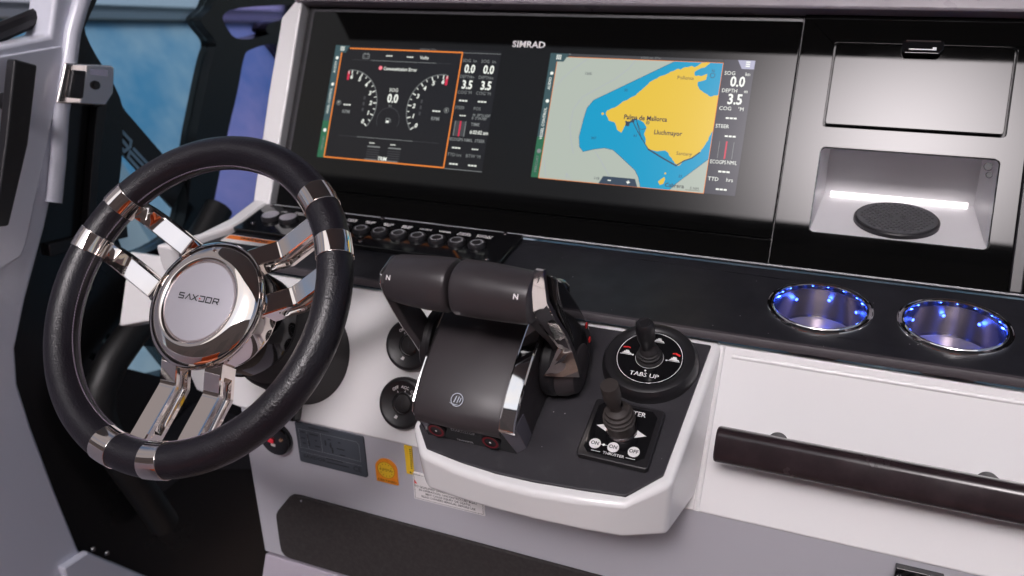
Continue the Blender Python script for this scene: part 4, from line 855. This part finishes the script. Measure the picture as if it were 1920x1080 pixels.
# door edge post beside the latch
MB().prism(P2([(-178, 1180), (-158, 1180), (-196, 1100), (-258, 925), (-274, 932), (-210, 1100)]), -.010, .004).build("door_post", M['black'], bk, bevel=.002)
MB().box((-.235, .995, -.008), (.14, .018, .010), m=T((-.235, .995, 0)) @ Matrix.Rotation(R(-8), 4, 'Z') @ T((.235, -.995, 0))).build("cross_bar", M['black'], bk, bevel=.002)
tb = tag(MB().tube([(x * .001, z_ * .001, .03) for x, z_ in [(0, 975), (-70, 925), (-125, 893), (-180, 865), (-235, 842), (-275, 820), (-305, 790), (-318, 755), (-315, 710), (-300, 655), (-275, 580), (-250, 500)]], .024, 16).build("bent_tube", pm('matt_black_tube', (.004, .004, .0045), .5), mw=KF), "bent black tube running down the bulkhead behind the wheel", "tube")
# things outside the windows
hu = thing("moored_boat", "blue hull of a boat moored beyond the side windows", "boat", T((-2.3, 2.0, -.75)))
ht0, ht1 = 2.157, 1.217
MB().loft([[(-.75, y, 0), (.95, y, 0), (.62, y, t * .5), (.02, y, t), (-.75, y, t)] for y, t in ((-3.2, ht0), (4.5, ht1))]).build("hull", M['hull'], hu, bevel=.04, seg=3)
MB().loft([[(-.9, y, t + .004), (.05, y, t + .004), (.05, y, t + .034), (.02, y, t + .040), (.02, y, t + .055), (.05, y, t + .06), (-.9, y, t + .25)] for y, t in ((-3.2, ht0), (4.5, ht1))]).build("gunwale", M['gel2'], hu)
sdk = MB().loft([[(-.45, -.15, .93), (-.45, .06, .83), (-1.3, .90, .44), (-1.3, .66, .96)][::-1], [(-.47, -.15, .89), (-.47, .06, .79), (-1.34, .90, .40), (-1.34, .66, .92)][::-1]])
tag(sdk.build("side_coaming", M['gel']), "pale sloping coaming seen through the lower side window behind the wheel", "coaming")
rl = tag(MB().tube([(-.340, -.60, 1.230), (-.340, -.28, 1.290), (-.340, -.13, 1.322)], .012, 10).build("side_rail", M['black']), "black rail along the top of the white side wall at upper left", "rail")
# quay with bushes far behind
qy = thing("quay", "stone quay edge beyond the side rail", "quay", T((-9, 3, -.75)))
MB().box((-2, 6, .5), (4, 60, 1.0)).build("quay_wall", pm("pale_stone", (.36, .33, .26), .8, vary=(1.5, (.22, .22, .17), .4, .6)), qy, bevel=.05)
b = MB()
for i in range(9):
    y0 = -9 + i * 4.0 + random.uniform(-.6, .6); x0 = -10.4 - random.uniform(0, 1.4); rr = random.uniform(1.1, 1.7)
    for k in range(900):
        u = random.gauss(0, 1), random.gauss(0, 1), random.gauss(0, 1); L = math.sqrt(sum(c * c for c in u)); q = rr * random.uniform(.55, 1.05)
        c = Vector((x0 + u[0] / L * q, y0 + 3 + u[1] / L * q, .25 + abs(u[2] / L) * q * .8)); s_ = random.uniform(.10, .22)
        e1 = Vector((random.uniform(-1, 1), random.uniform(-1, 1), random.uniform(-1, 1))).normalized(); e2 = e1.orthogonal().normalized()
        b.add([c - e1 * s_, c + e2 * s_ * .5, c + e1 * s_, c - e2 * s_ * .5], [(0, 1, 2, 3)])
tag(b.build("hedge", pm("hedge_leaves", (.035, .075, .035), .6, vary=(1.2, (.08, .11, .05), .4, .6)), ang=None), "far off green hedge growing along the quay", "hedge", kind='stuff')
# cockpit behind the camera, seen only in the chrome
ht = tag(MB().prism([(-.85, -.905), (1.6, -.905), (1.6, 1.2), (-.85, 1.2)], 2.25, 2.33).build("hardtop", M['roof']), "beige lined hardtop roof over the helm", "roof")
def seat(x, nm, lab):
    s_ = thing(nm, lab, "seat", T((x, -1.42, 0)), "helm seats")
    MB().box((0, 0, .30), (.40, .40, .60)).build("pedestal", M['gel'], s_, bevel=.03)
    MB().box((0, .02, .66), (.50, .50, .13)).build("cushion", M['seat'], s_, bevel=.04, seg=3)
    MB().box((0, -.24, .83), (.50, .12, .30)).build("backrest", M['seat'], s_, bevel=.04, seg=3)
seat(.0, "pilot_chair", "orange helm seat directly behind the steering wheel"); seat(.95, "pilot_chair", "orange helm seat on the starboard side behind the console")
rs = tag(MB().prism([(-2.6, 0), (-2.6, .95), (.9, 1.15), (.9, 0)], 0, .05).build("starboard_side", M['gel2'], mw=frame((1.55, 0, 0), (0, 1, 0), (0, 0, 1)), bevel=.01), "white inner side wall on the starboard side of the cockpit", "side wall")

sh = thing("backdrop", "tan boarded boathouse added out of view behind the cockpit to darken reflections", "backdrop", T((0, -10, -.75)))  # unseen wall added to block the low sky and tint chrome reflections
tbm = pm("tan_boards", (.46, .33, .28), .7, vary=(3, (.38, .27, .23), .4, .6))
MB().box((-2, -.3, 4.5), (26, .6, 9.0)).build("wall", tbm, sh)
MB().box((-2, -.2, 9.05), (26.4, 1.0, .15)).build("roof_edge", M['trim'], sh)
for x in (-9, -4.5, 0, 4.5): MB().box((x, .02, 3.2), (2.2, .08, 4.4)).build("door", pm("dark_door", (.34, .25, .21), .5) if x == -9 else bpy.data.materials["dark_door"], sh)
